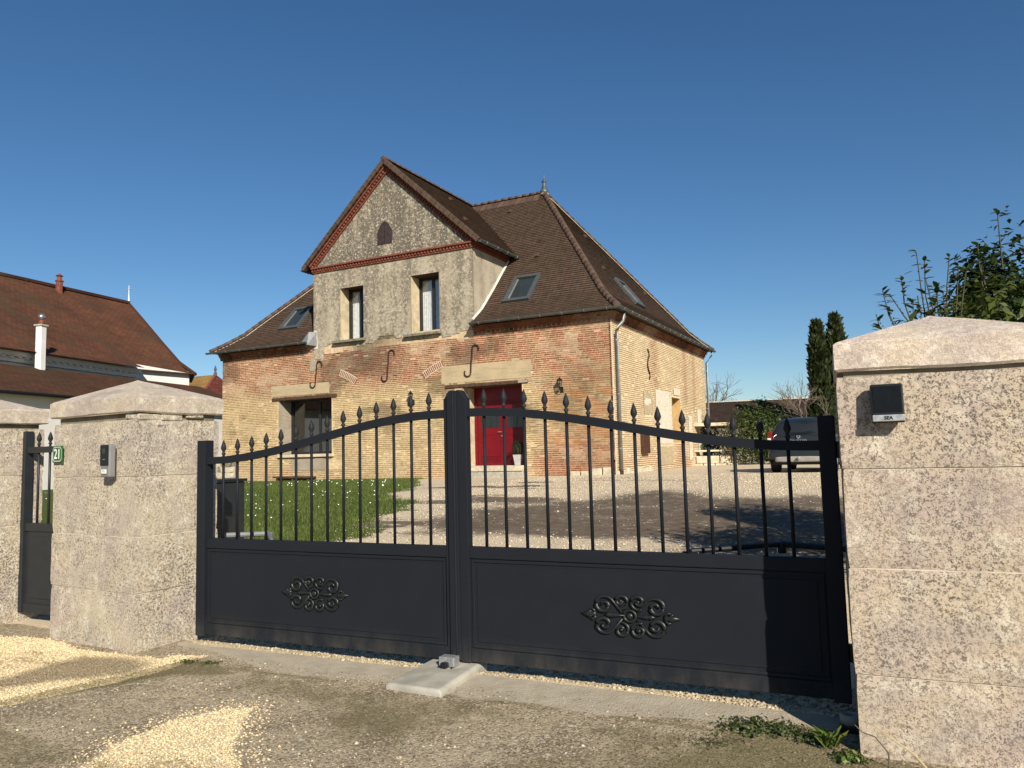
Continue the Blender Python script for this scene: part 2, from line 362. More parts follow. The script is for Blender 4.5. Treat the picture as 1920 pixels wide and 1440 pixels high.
def pdist(px, py, poly):
    d = np.full(np.shape(px), 1e9); n = len(poly)
    for i in range(n):
        x0, y0 = poly[i]; x1, y1 = poly[(i+1) % n]; dx, dy = x1-x0, y1-y0; L = dx*dx+dy*dy+1e-9
        t = np.clip(((px-x0)*dx+(py-y0)*dy)/L, 0, 1); d = np.minimum(d, np.hypot(px-x0-t*dx, py-y0-t*dy))
    return np.where(inpoly(px, py, poly), d, -d)
def pw(px, py, poly, soft): return np.clip(.5+pdist(px, py, poly)/soft, 0, 1)

# ------------------------------------------------------------------ gate frame of reference, ground
GP = Vector((-.412, 5.104, 0)); GYAW = -0.43202
gd = Vector((cos(GYAW), sin(GYAW), 0)); gn = Vector((-sin(GYAW), cos(GYAW), 0))
def gw(t, s, z=0): p = GP+gd*t+gn*s; return Vector((p.x, p.y, z))
def zg(t, s):
    t = np.asarray(t, float); s = np.asarray(s, float)
    z = .585*sm(s, 0, 15) - .010*np.clip(-4.7-t, 0, 18)*sm(s, 6, 16) - .035*sm(t, 1.6, 2.6)*sm(-s, 0, .6)
    z = z+.006*(fbm(t*1.7, s*1.7)-.5)*2-.022*sm(s, -.04, .10)*sm(s, 1.2, .6)*sm(np.abs(t), 2.7, 2.4)
    return z
KP = Vector((3.255, 24.28, .585)); HYAW = -0.472673
hd = Vector((cos(HYAW), sin(HYAW), 0)); hb = Vector((-sin(HYAW), cos(HYAW), 0))
def to_ts(p): d = Vector((p[0], p[1], 0))-GP; return d.dot(gd), d.dot(gn)

P_GRAV1 = [(-5.2,-.5),(-3.99,-.42),(-3.48,-.38),(-2.96,-.50),(-2.13,-.52),(-2.14,-.40),(-1.88,-.33),(-1.86,-.8),(-2.0,-1.26),(-2.14,-1.6),(-3.2,-2.3),(-5.5,-3)]
P_GRAV2 = [(-.95,-2.6),(-.87,-2.0),(-.98,-1.63),(-1.0,-1.34),(-.85,-1.15),(-.68,-1.09),(-.52,-1.37),(-.39,-1.55),(-.16,-1.74),(.1,-2.3)]
P_WICK = [(-4.6,-.10),(-4.5,.3),(-3.6,.3),(-3.6,-.12)]
P_LIP = [(-2.4,-.02),(-2.2,-.10),(-1,-.09),(0,-.06),(1,-.07),(2.2,-.10),(2.45,-.1),(2.5,4.9),(-4.6,4.9),(-5,.4),(-3.4,.3)]
P_CONC = [(-2.45,.2),(-2.36,-.14),(-1.9,-.22),(-1.4,-.37),(-.87,-.51),(-.24,-.37),(.31,-.53),(.75,-.46),(1.08,-.52),(1.48,-.42),(1.8,-.36),(2.07,-.24),(2.6,-.3),(2.6,.2)]
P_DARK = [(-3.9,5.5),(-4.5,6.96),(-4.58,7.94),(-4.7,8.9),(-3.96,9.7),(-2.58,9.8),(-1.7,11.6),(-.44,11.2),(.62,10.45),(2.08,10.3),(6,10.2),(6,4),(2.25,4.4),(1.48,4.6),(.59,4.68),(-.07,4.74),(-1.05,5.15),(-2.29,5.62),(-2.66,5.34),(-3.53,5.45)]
P_GRASS = [(-30,1.2),(-5.0,1.6),(-4.55,5),(-5.0,6.04),(-5.5,7.5),(-6.4,9.4),(-7.9,10.9),(-8.3,12.3),(-10.6,16.5),(-12.3,19.3),(-17,21),(-30,26)]
P_MOSS = [(-.45,-.9),(-.22,-.66),(.29,-.7),(.6,-.9),(.4,-1.3),(0,-1.35)]
P_MOSS2 = [(1.5,-1.1),(1.75,-.55),(1.95,-.35),(2.2,-.28),(2.5,-.55),(3.6,-1.0),(3.6,-1.6),(1.7,-1.5)]
P_EDGE = [(-1.9,-.42),(-1.5,-.5),(-1.3,-.62),(-1.7,-.75),(-1.95,-1.25),(-2.15,-1.6),(-2.3,-1.62),(-2.05,-1.0),(-1.95,-.7)]
P_GRAVDK = [(-2.75,-.62),(-2.3,-.55),(-2.05,-.62),(-1.98,-.82),(-2.3,-1.1),(-2.5,-1.35),(-2.75,-1.55),(-2.75,-1.2)]  # darker tone over the gravel beside the left pillar
def weights(T, S):
    n1 = (fbm(T*1.1+5, S*1.1)-.5); n2 = (fbm(T*4+9, S*4)-.5); Tn = T+.35*n1+.08*n2; Sn = S+.35*(fbm(T*1.1+31, S*1.1+17)-.5)+.08*n2
    Tm = T+.10*n2+.06*n1; Smm = S+.10*(fbm(T*4+3, S*4+8)-.5)
    yard = np.clip(.5+(S-12-.4*n1)/1., 0, 1)
    gv = np.maximum.reduce([pw(Tm, Smm, P_GRAV1, .10), pw(Tm, Smm, P_GRAV2, .42), pw(Tm, Smm, P_WICK, .1), pw(Tm, S+.03*n2, P_LIP, .04), np.clip(.5+(S-4.2-.5*n1), 0, 1)])
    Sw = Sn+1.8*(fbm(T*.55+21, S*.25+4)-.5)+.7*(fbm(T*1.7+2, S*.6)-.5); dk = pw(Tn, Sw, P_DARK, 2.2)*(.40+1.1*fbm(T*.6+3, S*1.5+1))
    strk = np.clip(.5+pdist(T, S, [(-9,9),(-5.2,5.4),(-3,5.2),(-2.4,8.8),(-4,13.5),(-7.5,17),(-8.2,13)])/1.2, 0, 1)*sm(fbm(T*.55+2, S*2.4+4), .53, .62)*.75  # branch shadow streaks at the left, painted into the ground colour
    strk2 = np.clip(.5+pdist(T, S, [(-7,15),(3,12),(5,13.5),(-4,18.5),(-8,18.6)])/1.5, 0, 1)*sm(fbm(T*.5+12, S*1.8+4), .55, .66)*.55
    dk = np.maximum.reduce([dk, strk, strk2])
    mo = np.maximum.reduce([pw(Tn, Sn, P_MOSS, .5)*.85, pw(Tn, Sn, P_MOSS2, .3)*.95, pw(Tm, Smm, P_EDGE, .15)*1.2, sm(fbm(T*.9+40, S*1.5+2), .50, .66)*.62*sm(-S, .4, .7)])
    mo = np.maximum(mo, .7*np.exp(-((S+.50-.07*n1)/.05)**2)*sm(fbm(T*2+8, S*2), .42, .58)*(np.abs(T) < 2.3))
    gr = pw(Tn+.5*n1, Sn+.5*n1, P_GRASS, 1.3)
    co = pw(Tm, Smm, P_CONC, .05)
    st = pw(Tm, Smm, P_GRAVDK, .3)
    return gv, dk, mo, gr, co, st
def axis(parts):
    out = []
    for a, b, d in parts: out += list(np.arange(a, b-1e-6, d))
    return np.array(out)
tx = axis([(-340,-60,40),(-60,-20,4),(-20,-7,.4),(-7,-4.6,.14),(-4.6,4.2,.055),(4.2,9,.3),(9,30,2),(30,381,50)])
sy = axis([(-40,-6,4),(-6,-3,.3),(-3,.6,.05),(.6,4,.25),(4,13,.11),(13,22,.2),(22,40,1.5),(40,80,8),(80,461,60)])
TT, SS = np.meshgrid(tx, sy); ZZ = zg(TT, SS); gv, dk, mo, gr, co, st = weights(TT, SS)
far = np.hypot(TT, SS-10) > 45
V = np.stack([GP.x+gd.x*TT+gn.x*SS, GP.y+gd.y*TT+gn.y*SS, ZZ], -1).reshape(-1, 3)
ny, nx = TT.shape; I = (np.arange(ny-1)[:, None]*nx+np.arange(nx-1)[None, :]).ravel(); Fq = np.stack([I, I+1, I+nx+1, I+nx], 1)
me = npmesh('ground', V, Fq, 'ground')
def vattr(me, name, a, b, c):
    at = me.color_attributes.new(name, 'FLOAT_COLOR', 'POINT'); at.data.foreach_set('color', np.stack([a, b, c, np.ones_like(a)], -1).astype(np.float32).reshape(-1))
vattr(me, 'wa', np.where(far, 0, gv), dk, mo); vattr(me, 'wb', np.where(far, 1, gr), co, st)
me.polygons.foreach_set('use_smooth', [True]*len(me.polygons))
tag(link('ground', me), kind='structure')

# loose pebbles, real stones over the gravel
def pebbles(name, N, box, rr, thin, label, colA, colB, wfun, parent=None):
    t = RNG.uniform(box[0], box[1], N*4); s = RNG.uniform(box[2], box[3], N*4); p = wfun(t, s); k = RNG.random(N*4) < p; t, s = t[k][:N], s[k][:N]; n = len(t)
    z = zg(t, s); r = RNG.uniform(*rr, n)*RNG.choice([.7, 1, 1, 1.35], n); an = RNG.uniform(0, 2*pi, n)
    base = np.array([(1,0,0),(0,1,0),(-1,0,0),(0,-1,0),(0,0,1),(0,0,-1)], float); fs = np.array([(0,1,4),(1,2,4),(2,3,4),(3,0,4),(1,0,5),(2,1,5),(3,2,5),(0,3,5)])
    V = base[None]*(1+RNG.uniform(-.35, .35, (n, 6, 3))); V[:, :, 2] *= .62; V[:, :, 0] *= 1.25
    ca, sa = np.cos(an)[:, None], np.sin(an)[:, None]; X = V[:, :, 0]*ca-V[:, :, 1]*sa; Y = V[:, :, 0]*sa+V[:, :, 1]*ca
    X = X*r[:, None]+t[:, None]; Y = Y*r[:, None]+s[:, None]; Zc = V[:, :, 2]*r[:, None]+(z+r*.25)[:, None]
    W = np.stack([GP.x+gd.x*X+gn.x*Y, GP.y+gd.y*X+gn.y*Y, Zc], -1).reshape(-1, 3)
    Fa = (fs[None]+(np.arange(n)*6)[:, None, None]).reshape(-1, 3)
    cc = np.array(colA)[None]+(np.array(colB)-np.array(colA))[None]*RNG.random((n, 1)); cc = cc*RNG.uniform(.75, 1.15, (n, 1))
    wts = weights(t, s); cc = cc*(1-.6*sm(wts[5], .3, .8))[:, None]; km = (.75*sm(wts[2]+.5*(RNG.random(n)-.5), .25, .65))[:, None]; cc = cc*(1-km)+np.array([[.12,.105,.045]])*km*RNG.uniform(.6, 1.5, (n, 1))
    return tag(link(name, npmesh(name, W, Fa, 'pebble', np.repeat(cc, 8, 0))), label, 'gravel', None, 'stuff')
wg = lambda t, s: np.where(weights(t, s)[0] > .5, 1., .0)
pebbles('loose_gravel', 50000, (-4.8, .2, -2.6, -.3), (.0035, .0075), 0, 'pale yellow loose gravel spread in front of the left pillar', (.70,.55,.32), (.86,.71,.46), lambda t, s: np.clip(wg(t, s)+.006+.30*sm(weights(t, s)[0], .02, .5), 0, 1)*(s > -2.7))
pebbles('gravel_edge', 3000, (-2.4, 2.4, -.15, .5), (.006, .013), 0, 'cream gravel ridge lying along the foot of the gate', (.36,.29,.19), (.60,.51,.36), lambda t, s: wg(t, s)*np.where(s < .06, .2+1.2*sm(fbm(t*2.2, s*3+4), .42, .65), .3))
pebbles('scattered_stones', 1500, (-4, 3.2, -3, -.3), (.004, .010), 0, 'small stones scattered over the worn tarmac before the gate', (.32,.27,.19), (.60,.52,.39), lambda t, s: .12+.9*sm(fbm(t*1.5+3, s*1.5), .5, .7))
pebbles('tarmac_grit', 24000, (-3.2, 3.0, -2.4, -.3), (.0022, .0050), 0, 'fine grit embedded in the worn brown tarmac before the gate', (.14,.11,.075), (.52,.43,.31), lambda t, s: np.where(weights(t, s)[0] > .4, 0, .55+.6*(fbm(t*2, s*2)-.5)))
pebbles('yard_gravel', 26000, (-7, 6, 4, 18.5), (.009, .018), 0, 'cream gravel strewn over the yard behind the gate', (.44,.36,.25), (.70,.60,.44), lambda t, s: np.clip(wg(t, s)*(1-1.25*weights(t, s)[1]), .008, 1)*.8*(1-weights(t, s)[3]))

# lawn: blades and daisies
def lawn():
    N = 230000; t = RNG.uniform(-24, -4.2, N); s = 3.8+15.8*RNG.random(N)**1.25
    k = (weights(t, s)[3]+.35*(RNG.random(N)-.5) > .50+.25*(fbm(t*2.5+7, s*2.5)-.5)) & (s < 18.9-.041*(t+4.7)) & (t > -7.5-.85*s); t, s = t[k], s[k]; n = len(t)
    z = zg(t, s); clump = fbm(t*1.5, s*1.5); h = (.022+.05*RNG.random(n))*(.45+1.2*clump); wd = .004+.004*RNG.random(n)+.0004*s
    an = RNG.uniform(0, 2*pi, n); le = RNG.uniform(.1, .7, n)*h; ax, ay = np.cos(an), np.sin(an); lx, ly = np.cos(an+1.57+RNG.normal(0, .5, n)), np.sin(an+1.57+RNG.normal(0, .5, n))
    P = np.stack([np.stack([t-ax*wd, s-ay*wd, z-.005], -1), np.stack([t+ax*wd, s+ay*wd, z-.005], -1), np.stack([t+lx*le, s+ly*le, z+h], -1)], 1)
    W = np.stack([GP.x+gd.x*P[..., 0]+gn.x*P[..., 1], GP.y+gd.y*P[..., 0]+gn.y*P[..., 1], P[..., 2]], -1).reshape(-1, 3)
    q = (clump*.7+.3*RNG.random(n))[:, None]; cc = np.array([[.050,.092,.014]])*(1-q)+np.array([[.15,.19,.04]])*q
    y = (RNG.random(n) < .07)[:, None]; cc = np.where(y, np.array([[.2,.18,.06]]), cc)
    tag(link('lawn_grass', npmesh('lawn_grass', W, np.arange(3*n).reshape(-1, 3), 'grass', cc)), 'short green lawn grass between the gate and the brick house', 'grass', None, 'stuff')
    d = MB(); cnt = 0
    while cnt < 210:
        tt, ss = random.uniform(-22, -4.6), random.uniform(4.5, 17.5)
        if weights(np.array([tt]), np.array([ss]))[3][0] < .8 or fbm(tt*.5+3, ss*.5) < .47: continue
        zz = float(zg(tt, ss))+random.uniform(.06, .09); p = gw(tt, ss, zz); r = random.uniform(.006, .010)+.0006*ss
        tl = Vector((random.uniform(-.5, .5), -.8, .8)).normalized(); a = tl.orthogonal().normalized(); b = tl.cross(a)
        d.add([p+(a*cos(k*pi/4)+b*sin(k*pi/4))*r for k in range(8)], [tuple(range(8))]); cnt += 1
    tag(d.build('daisies', plain('daisy_white', (.85, .84, .8), .8)), 'tiny white daisies dotted over the lawn', 'flowers', None, 'stuff')
lawn()

# ------------------------------------------------------------------ brick house
house = empty('brick_house', KP, HYAW, 'large old brick house with brown hipped roof, rendered gable and red door', 'house')
WL, DP, EV = 17.5, 12.8, 5.3
OPEN = dict(win=(-14.30, -11.55, .93, 3.10), door=(-5.62, -3.27, .34, 3.12))
def zone_col(u, z, side=False):
    """how red / sooty / washed the brickwork is (weathering of the wall itself)"""
    n = fbm(u*.55+3, z*.8+2); n2 = fbm(u*2.1+11, z*2.6+5)
    if side:
        red = .30*sm(n2, .45, .7)+.9*np.exp(-((u-4.6)/.55)**2)*sm(z, 2.6, 3.4)+.9*np.exp(-((u-9.1)/.35)**2)*sm(z, 2.2, 3)+.8*np.exp(-((u-10.6)/.3)**2)*sm(z, 1.8, 3)
        red += .6*sm(z, 1.6, .9)*np.exp(-((u-8.3)/1.0)**2)+.35*sm(z, 1.2, .5); soot = .0*n
    else:
        line = 3.25+.9*(n-.5)+np.where(u > -5, .0, 0)
        red = sm(z, line-.25, line+.45)
        red = np.where((u > -3.0) & (z < 3.4), np.maximum(red, .8*sm(u, -3.0, -2.2)*sm(n, .30, .55)+.5*sm(z, 1.6, .6)), red)
        red = np.where((u > -.95) & (z < 3.1) & (z > 1.0), red*.6, red)
        red = np.maximum(red, .4*sm(z, .55, .2)*sm(n2, .4, .6))
        soot = .85*np.exp(-((u+9.3)/1.0)**2)*sm(z, 3.4, 4.2)+.75*sm(fbm(u*.7+70, z*.9+3), .57, .70)*sm(z, .8, 2.2)+.3*np.exp(-((u+1.0)/.8)**2)*sm(z, 2, 2.8)*sm(z, 4.2, 3.2)
    return np.clip(red, 0, 1), np.clip(soot, 0, 1), n2
def brick_rgb(u, z, side):
    red, soot, n2 = (float(x) for x in zone_col(u, z, side)); r = random.random()
    tan = np.array((.39, .26, .13))*(1-r)+np.array((.30, .185, .085))*r
    rd = np.array((.25, .088, .045))*(1-r)+np.array((.34, .15, .078))*r
    c = tan*(1-red)+rd*red; wash = float(sm(fbm(u*.8+50, z*1.6+9), .56, .68)); c = c*(1-.45*wash)+np.array((.56, .44, .30))*.45*wash; c = c*(.72+.56*n2); c = c*(1-soot*.62)+np.array((.10, .05, .04))*soot*.3
    if random.random() < .025: c = c*.55
    if random.random() < .012: c = c*.5+np.array((.60, .49, .35))*.5
    return tuple(c*random.uniform(.9, 1.1))
def mortar_rgb(u, z, side):
    red, soot, n2 = (float(x) for x in zone_col(u, z, side))
    a = np.array((.62, .485, .28)); b = np.array((.60, .45, .29)); c = a*(1-red)+b*red
    if side: c = np.array((.70, .565, .36))
    else: c = c*(1-.30*float(sm(u, -2.9, -1.0))*(1-.6*float(sm(z, 3.2, 4.2))))
    c = c*(1-.6*soot)*(.78+.40*n2); return tuple(c)
# front and side wall core with openings
def wall_grid(fn, cuts_a, cuts_z, holes, colf):
    mb = MB(); A = sorted(set(cuts_a)); Z = sorted(set(cuts_z))
    for i in range(len(A)-1):
        for j in range(len(Z)-1):
            a, b, c, d = A[i], A[i+1], Z[j], Z[j+1]; ma, mz = (a+b)/2, (c+d)/2
            if any(h[0] < ma < h[1] and h[2] < mz < h[3] for h in holes): continue
            mb.quad(fn(a, c), fn(b, c), fn(b, d), fn(a, d), colf(ma, mz))
    return mb
hl = list(OPEN.values())
ca = list(np.round(np.arange(-WL, .001, .2), 3))+[x for h in hl for x in h[:2]]; cz = list(np.round(np.arange(-.6, 5.31, .2), 3))+[5.3]+[x for h in hl for x in h[2:]]
wall = wall_grid(lambda a, z: (a, 0, z), ca, cz, hl, lambda a, z: mortar_rgb(a, z, False)).build('wall', 'mortar', house)
HOLE = (6.85, 8.15, 1.0, 2.82)
wall_grid(lambda a, z: (0, a, z), list(np.round(np.arange(0, DP+.001, .2), 3))+[*HOLE[:2]], list(np.round(np.arange(-.6, 5.31, .2), 3))+[5.3, *HOLE[2:]], [HOLE], lambda a, z: mortar_rgb(a, z, True)).build('side_wall', 'mortar', house)
b = MB(); b.quad((-WL, 0, -.6), (-WL, 0, 5.3), (-WL, DP, 5.3), (-WL, DP, -.6)); b.quad((0, DP, -.6), (-WL, DP, -.6), (-WL, DP, 5.3), (0, DP, 5.3)); b.build('rear_wall', 'creamwall', house)
# bricks
CH, BL = .0705, .232
PATCH_F = [(-14.75, -11.6, 3.22, 3.78), (-6.55, -2.85, 3.24, 3.98), (-12.0, -10.9, .25, .72)]
PATCH_S = [(4.45, 6.8, .25, 3.05), (3.05, 4.3, 1.9, 2.9), (9.3, 9.9, .3, 2.2), (11.3, 11.9, .3, 2.0)]
BR = MB(); CB = []
def one_brick(mb, side, a0, a1, z0, z1, p, col):
    if side: vs = [(0,a0,z0),(0,a1,z0),(0,a1,z1),(0,a0,z1)]; q = [(p,a0+.004,z0+.003),(p,a1-.004,z0+.003),(p,a1-.004,z1-.003),(p,a0+.004,z1-.003)]
    else: vs = [(a0,0,z0),(a1,0,z0),(a1,0,z1),(a0,0,z1)]; q = [(a0+.004,-p,z0+.003),(a1-.004,-p,z0+.003),(a1-.004,-p,z1-.003),(a0+.004,-p,z1-.003)]
    mb.add(vs+q, [(4,5,6,7),(0,1,5,4),(1,2,6,5),(2,3,7,6),(3,0,4,7)], col)
def lay(side, L0, L1, zt):
    n = int((zt+.45)/CH)
    for k in range(n):
        z = -.45+k*CH; a = L0-(BL*.5 if k % 2 else 0)+random.uniform(-.03, .03)
        while a < L1:
            ln = BL*random.choice([1, 1, 1, 1, 1, .52])*random.uniform(.96, 1.04); a0 = max(a+.006, L0); a1 = min(a+ln-.007, L1); a += ln
            if a1-a0 < .04: continue
            mid = (a0+a1)/2; zz = z+CH/2
            if side:
                if HOLE[0]-.05 < mid < HOLE[1]+.05 and HOLE[2]-.03 < zz < HOLE[3]+.1: continue
                if any(p[0]+.1 < mid < p[1]-.1 and p[2]+.05 < zz < p[3]-.05 for p in PATCH_S): continue
            else:
                if any(h[0]-.10 < a1 and a0 < h[1]+.10 and h[2]-.06 < zz < h[3]+.13 for h in hl):
                    e = [h for h in hl if h[0]-.10 < a1 and a0 < h[1]+.10 and h[2]-.06 < zz < h[3]+.13][0]
                    if a0 < e[0]-.14: a1 = e[0]-.06
                    elif a1 > e[1]+.14: a0 = e[1]+.06
                    else: continue
                if any(p[0]+.1 < mid < p[1]-.1 and p[2]+.05 < zz < p[3]-.05 for p in PATCH_F): continue
                if zz > 4.72+.3*float(fbm(mid*1.3, 3)) and -12.3 < mid < -5.2: continue
            red = float(zone_col(mid, zz, side)[0]); hh = CH*((.36 if side else .44)+.25*red)*random.uniform(.9, 1.08)
            if random.random() < (.05 if red < .5 else .008): continue
            dz = random.uniform(-.002, .002); p = random.uniform(.004, .009)
            if not side and mid > -2.55 and .95 < zz < 3.0 and len(CB) < 300: CB.append((mid, zz+dz, (a1-a0), hh, p)); continue
            one_brick(BR, side, a0, a1, zz-hh/2+dz, zz+hh/2+dz, p, brick_rgb(mid, zz, side))
lay(False, -WL, 0, 5.02); lay(True, 0, DP, 5.02)
tag(BR.build('brick_courses', 'brick', wall), kind='stuff')
ub = MB(); one_brick(ub, False, -.5, .5, -.5, .5, 1., None); ub.c = []; ubm = ub.mesh('brick', 'cornerbrick')
for (u, z, L, hh, p) in CB:
    o = link('brick', ubm, wall, (u, 0, z)); o.scale = (L, p+.003, hh)
mb = MB(); mb.box(-.035, .011, -.011, .03, -.45, 5.0); mb.build('quoin_mortar', 'creamwall', wall)
# relieving arch of bricks on edge beside the doorway, and a second one left of it
for (uc, zc, R, a0, a1, n) in ((-5.0, .15, 4.16, 110.4, 122.7, 12), (-12.6, .15, 4.16, 69.6, 57.3, 12)):
    pl_a = [radians(a0+(a1-a0)*k/(n-1)) for k in range(n)]; mb = MB(); mb.add([(uc+(R+q)*cos(a), -.0125, zc+(R+q)*sin(a)) for a in pl_a for q in (-.135, .135)], [(2*k, 2*k+1, 2*k+3, 2*k+2) for k in range(n-1)]); mb.build('arch_mortar', 'mortarline', wall)
    for k in range(n):
        a = radians(a0+(a1-a0)*k/(n-1)); mb = MB(); mb.obox(Matrix.Translation((uc+R*cos(a), -.006, zc+R*sin(a))) @ Matrix.Rotation(pi/2-a, 4, 'Y'), .042, .03, .21)
        mb.c = [tuple(np.array((.27, .105, .055))*random.uniform(.85, 1.15))]*6; mb.build('arch_brick', 'brick', wall)
# corbelled courses under the eaves
def corbel(side, L0, L1):
    for k, (z0, z1, p) in enumerate(((4.98, 5.045, .045), (5.05, 5.115, .06), (5.12, 5.185, .12), (5.19, 5.255, .17))):
        mb = MB(); a = L0
        while a < L1-.05:
            ln = .118 if k in (0, 2) else .235; gap = .06 if k == 0 else .008; a1 = min(a+ln, L1)
            c = tuple(np.array(brick_rgb(a, 4.9, False))*random.uniform(.75, 1.0)); pp = p+random.uniform(-.008, .008)
            if side: mb.box(0, pp, a, a1, z0, z1, c)
            else: mb.box(a, a1, -pp, 0, z0, z1, c)
            a = a1+gap
        tag(mb.build('corbel_course', 'brick', wall), kind='stuff')
corbel(False, -5.1, .10); corbel(False, -WL-.1, -12.4); corbel(True, -.10, DP+.1)
# ragged patches of render and plaster, a few millimetres proud of the brick
def ragged(name, mat, side, a0, a1, z0, z1, rag=.10, cell=.06, off=.014, holes=(), bottom=None, parent=None):
    mb = MB(); na = int((a1-a0)/cell); nz = int((z1-z0)/cell); seed = random.uniform(0, 50)
    A = np.linspace(a0, a1, na+1); Zs = np.linspace(z0, z1, nz+1)
    for i in range(na):
        for j in range(nz):
            x, z = (A[i]+A[i+1])/2, (Zs[j]+Zs[j+1])/2; e = min(x-a0, a1-x, z-z0, z1-z)
            if bottom is not None:
                if z < bottom(x): continue
            elif e < rag*float(fbm(x*3+seed, z*3+seed)): continue
            if any(h[0] < x < h[1] and h[2] < z < h[3] for h in holes): continue
            p = off+.005*float(fbm(x*2, z*2))
            fn = (lambda a, zz: (p, a, zz)) if side else (lambda a, zz: (a, -p, zz))
            mb.quad(fn(A[i], Zs[j]), fn(A[i+1], Zs[j]), fn(A[i+1], Zs[j+1]), fn(A[i], Zs[j+1]))
    return mb.build(name, mat, parent or wall)
ragged('render_patch', 'patch', False, *PATCH_F[0]); ragged('render_patch', 'patch', False, *PATCH_F[1]); ragged('render_patch', 'patchgrey', False, -13.7, -11.8, .22, .80)
ragged('render_patch', 'patch', False, -5.95, -5.66, .3, 3.1, .05, off=.012); ragged('render_patch', 'patchgrey', False, -12.9, -11.9, 4.0, 5.0, .5)
ragged('plaster_patch', 'patchwhite', True, 4.5, 6.75, .9, 3.05); ragged('plaster_patch', 'patch', True, 4.5, 6.75, .1, .92, .15)
ragged('plaster_patch', 'patch', True, 2.95, 4.3, 1.9, 2.95, .25); ragged('plaster_patch', 'patchwhite', True, 3.05, 4.0, 2.35, 2.6, .05, off=.02)
ragged('plaster_patch', 'patchwhite', True, 9.2, 9.95, .2, 2.2, .2); ragged('plaster_patch', 'patchwhite', True, 10.8, 11.9, .3, 2.6, .3); ragged('plaster_patch', 'patchwhite', True, 7.0, 8.1, 2.86, 3.25, .12, off=.03)
for k in range(9): # pale footing stones at the corner and side
    mb = MB(); a = .0+k*.42+random.uniform(0, .1); mb.box(-.02, .05+random.uniform(0, .08), a, a+random.uniform(.25, .4), -.4, .05+random.uniform(0, .16)); mb.build('footing_stone', 'step', wall, bevel=.03)
for k in range(4):
    mb = MB(); a = -1.6+k*.38; mb.box(a, a+.34, -.05-random.uniform(0, .03), .02, -.4, .12+random.uniform(0, .16)); mb.build('footing_stone', 'step', wall, bevel=.03)
# side opening with ochre reveal
h = HOLE; mb = MB(); D_ = .55
mb.quad((0,h[0],h[2]),(-D_,h[0],h[2]),(-D_,h[0],h[3]),(0,h[0],h[3])); mb.quad((0,h[1],h[2]),(0,h[1],h[3]),(-D_,h[1],h[3]),(-D_,h[1],h[2])); mb.quad((0,h[0],h[3]),(-D_,h[0],h[3]),(-D_,h[1],h[3]),(0,h[1],h[3]))
mb.quad((0,h[0],h[2]),(0,h[1],h[2]),(-D_,h[1],h[2]),(-D_,h[0],h[2])); mb.quad((-D_,h[0],h[2]),(-D_,h[1],h[2]),(-D_,h[1],h[3]),(-D_,h[0],h[3])); mb.build('side_recess', 'ochrewall', house)

# rendered gable wall over the middle
G0, G1, GC = -12.42, -5.1, -8.76; GB = 8.10
W1, W2 = (-11.10, -9.94, 5.28, 7.37), (-7.75, -6.52, 5.22, 7.40)
gable = ragged('gable_wall', 'crepi', False, G0, G1, 4.5, GB+.02, cell=.07, off=.02, holes=[W1, W2], bottom=lambda x: 4.62+.75*float(fbm(x*.9+2, 7))+.12*float(fbm(x*5, 1)) - (.55 if x < -11.9 else 0), parent=house)
b = MB(); Z0 = 5.25
for h in (W1, W2):   # core behind the render so nothing shows through
    pass
cw = wall_grid(lambda a, z: (a, 0, z), list(np.linspace(G0, G1, 8))+[x for q in (W1, W2) for x in q[:2]], [5.3-.15, 5.3, 8.1, 7.37, 7.40], [(W1[0], W1[1], 5.1, 7.37), (W2[0], W2[1], 5.1, 7.40)], lambda a, z: (.3, .25, .17))
cw.quad((G1,0,4.9),(G1,4.2,4.9),(G1,4.2,8.15),(G1,0,8.15),(.4,.33,.2)); cw.quad((G0,4.2,4.9),(G0,0,4.9),(G0,0,8.15),(G0,4.2,8.15),(.4,.33,.2)); cw.build('gable_core', 'mortar', house)
mb = MB(); mb.quad((G1+.02,-.02,4.95),(G1+.02,3.4,4.95),(G1+.02,3.4,8.12),(G1+.02,-.02,8.12)); mb.build('return_wall', 'crepi_side', house)
mb = MB(); mb.quad((G0-.02,3.4,4.95),(G0-.02,-.02,4.95),(G0-.02,-.02,8.12),(G0-.02,3.4,8.12)); mb.build('return_wall', 'crepi_side', house)
# pediment
APX = 11.56; SLG = (APX-8.40)/(GC-G0-.26)
mb = MB(); mb.add([(G0-.02,-.012,8.28),(G1+.02,-.012,8.28),(GC,-.012,APX+.18)], [(0,1,2)]); mb.build('pediment', 'crepi_dark', house)
pv = MB(); poly = [(GC-.39,8.80),(GC+.27,8.80),(GC+.30,9.27),(GC+.12,9.58),(GC-.06,9.70),(GC-.22,9.60),(GC-.40,9.30)]
ped_v = pv.prism([(x-.10, z) for x, z in poly], -.035, 0).build('attic_hatch', plain('hatch_dark_wood', (.04, .025, .024), .8, 0, .3, 10), house)
mb = MB(); mb.box(GC-.165, GC-.155, -.042, -.036, 8.82, 9.64); mb.build('hatch_joint', 'black', ped_v)
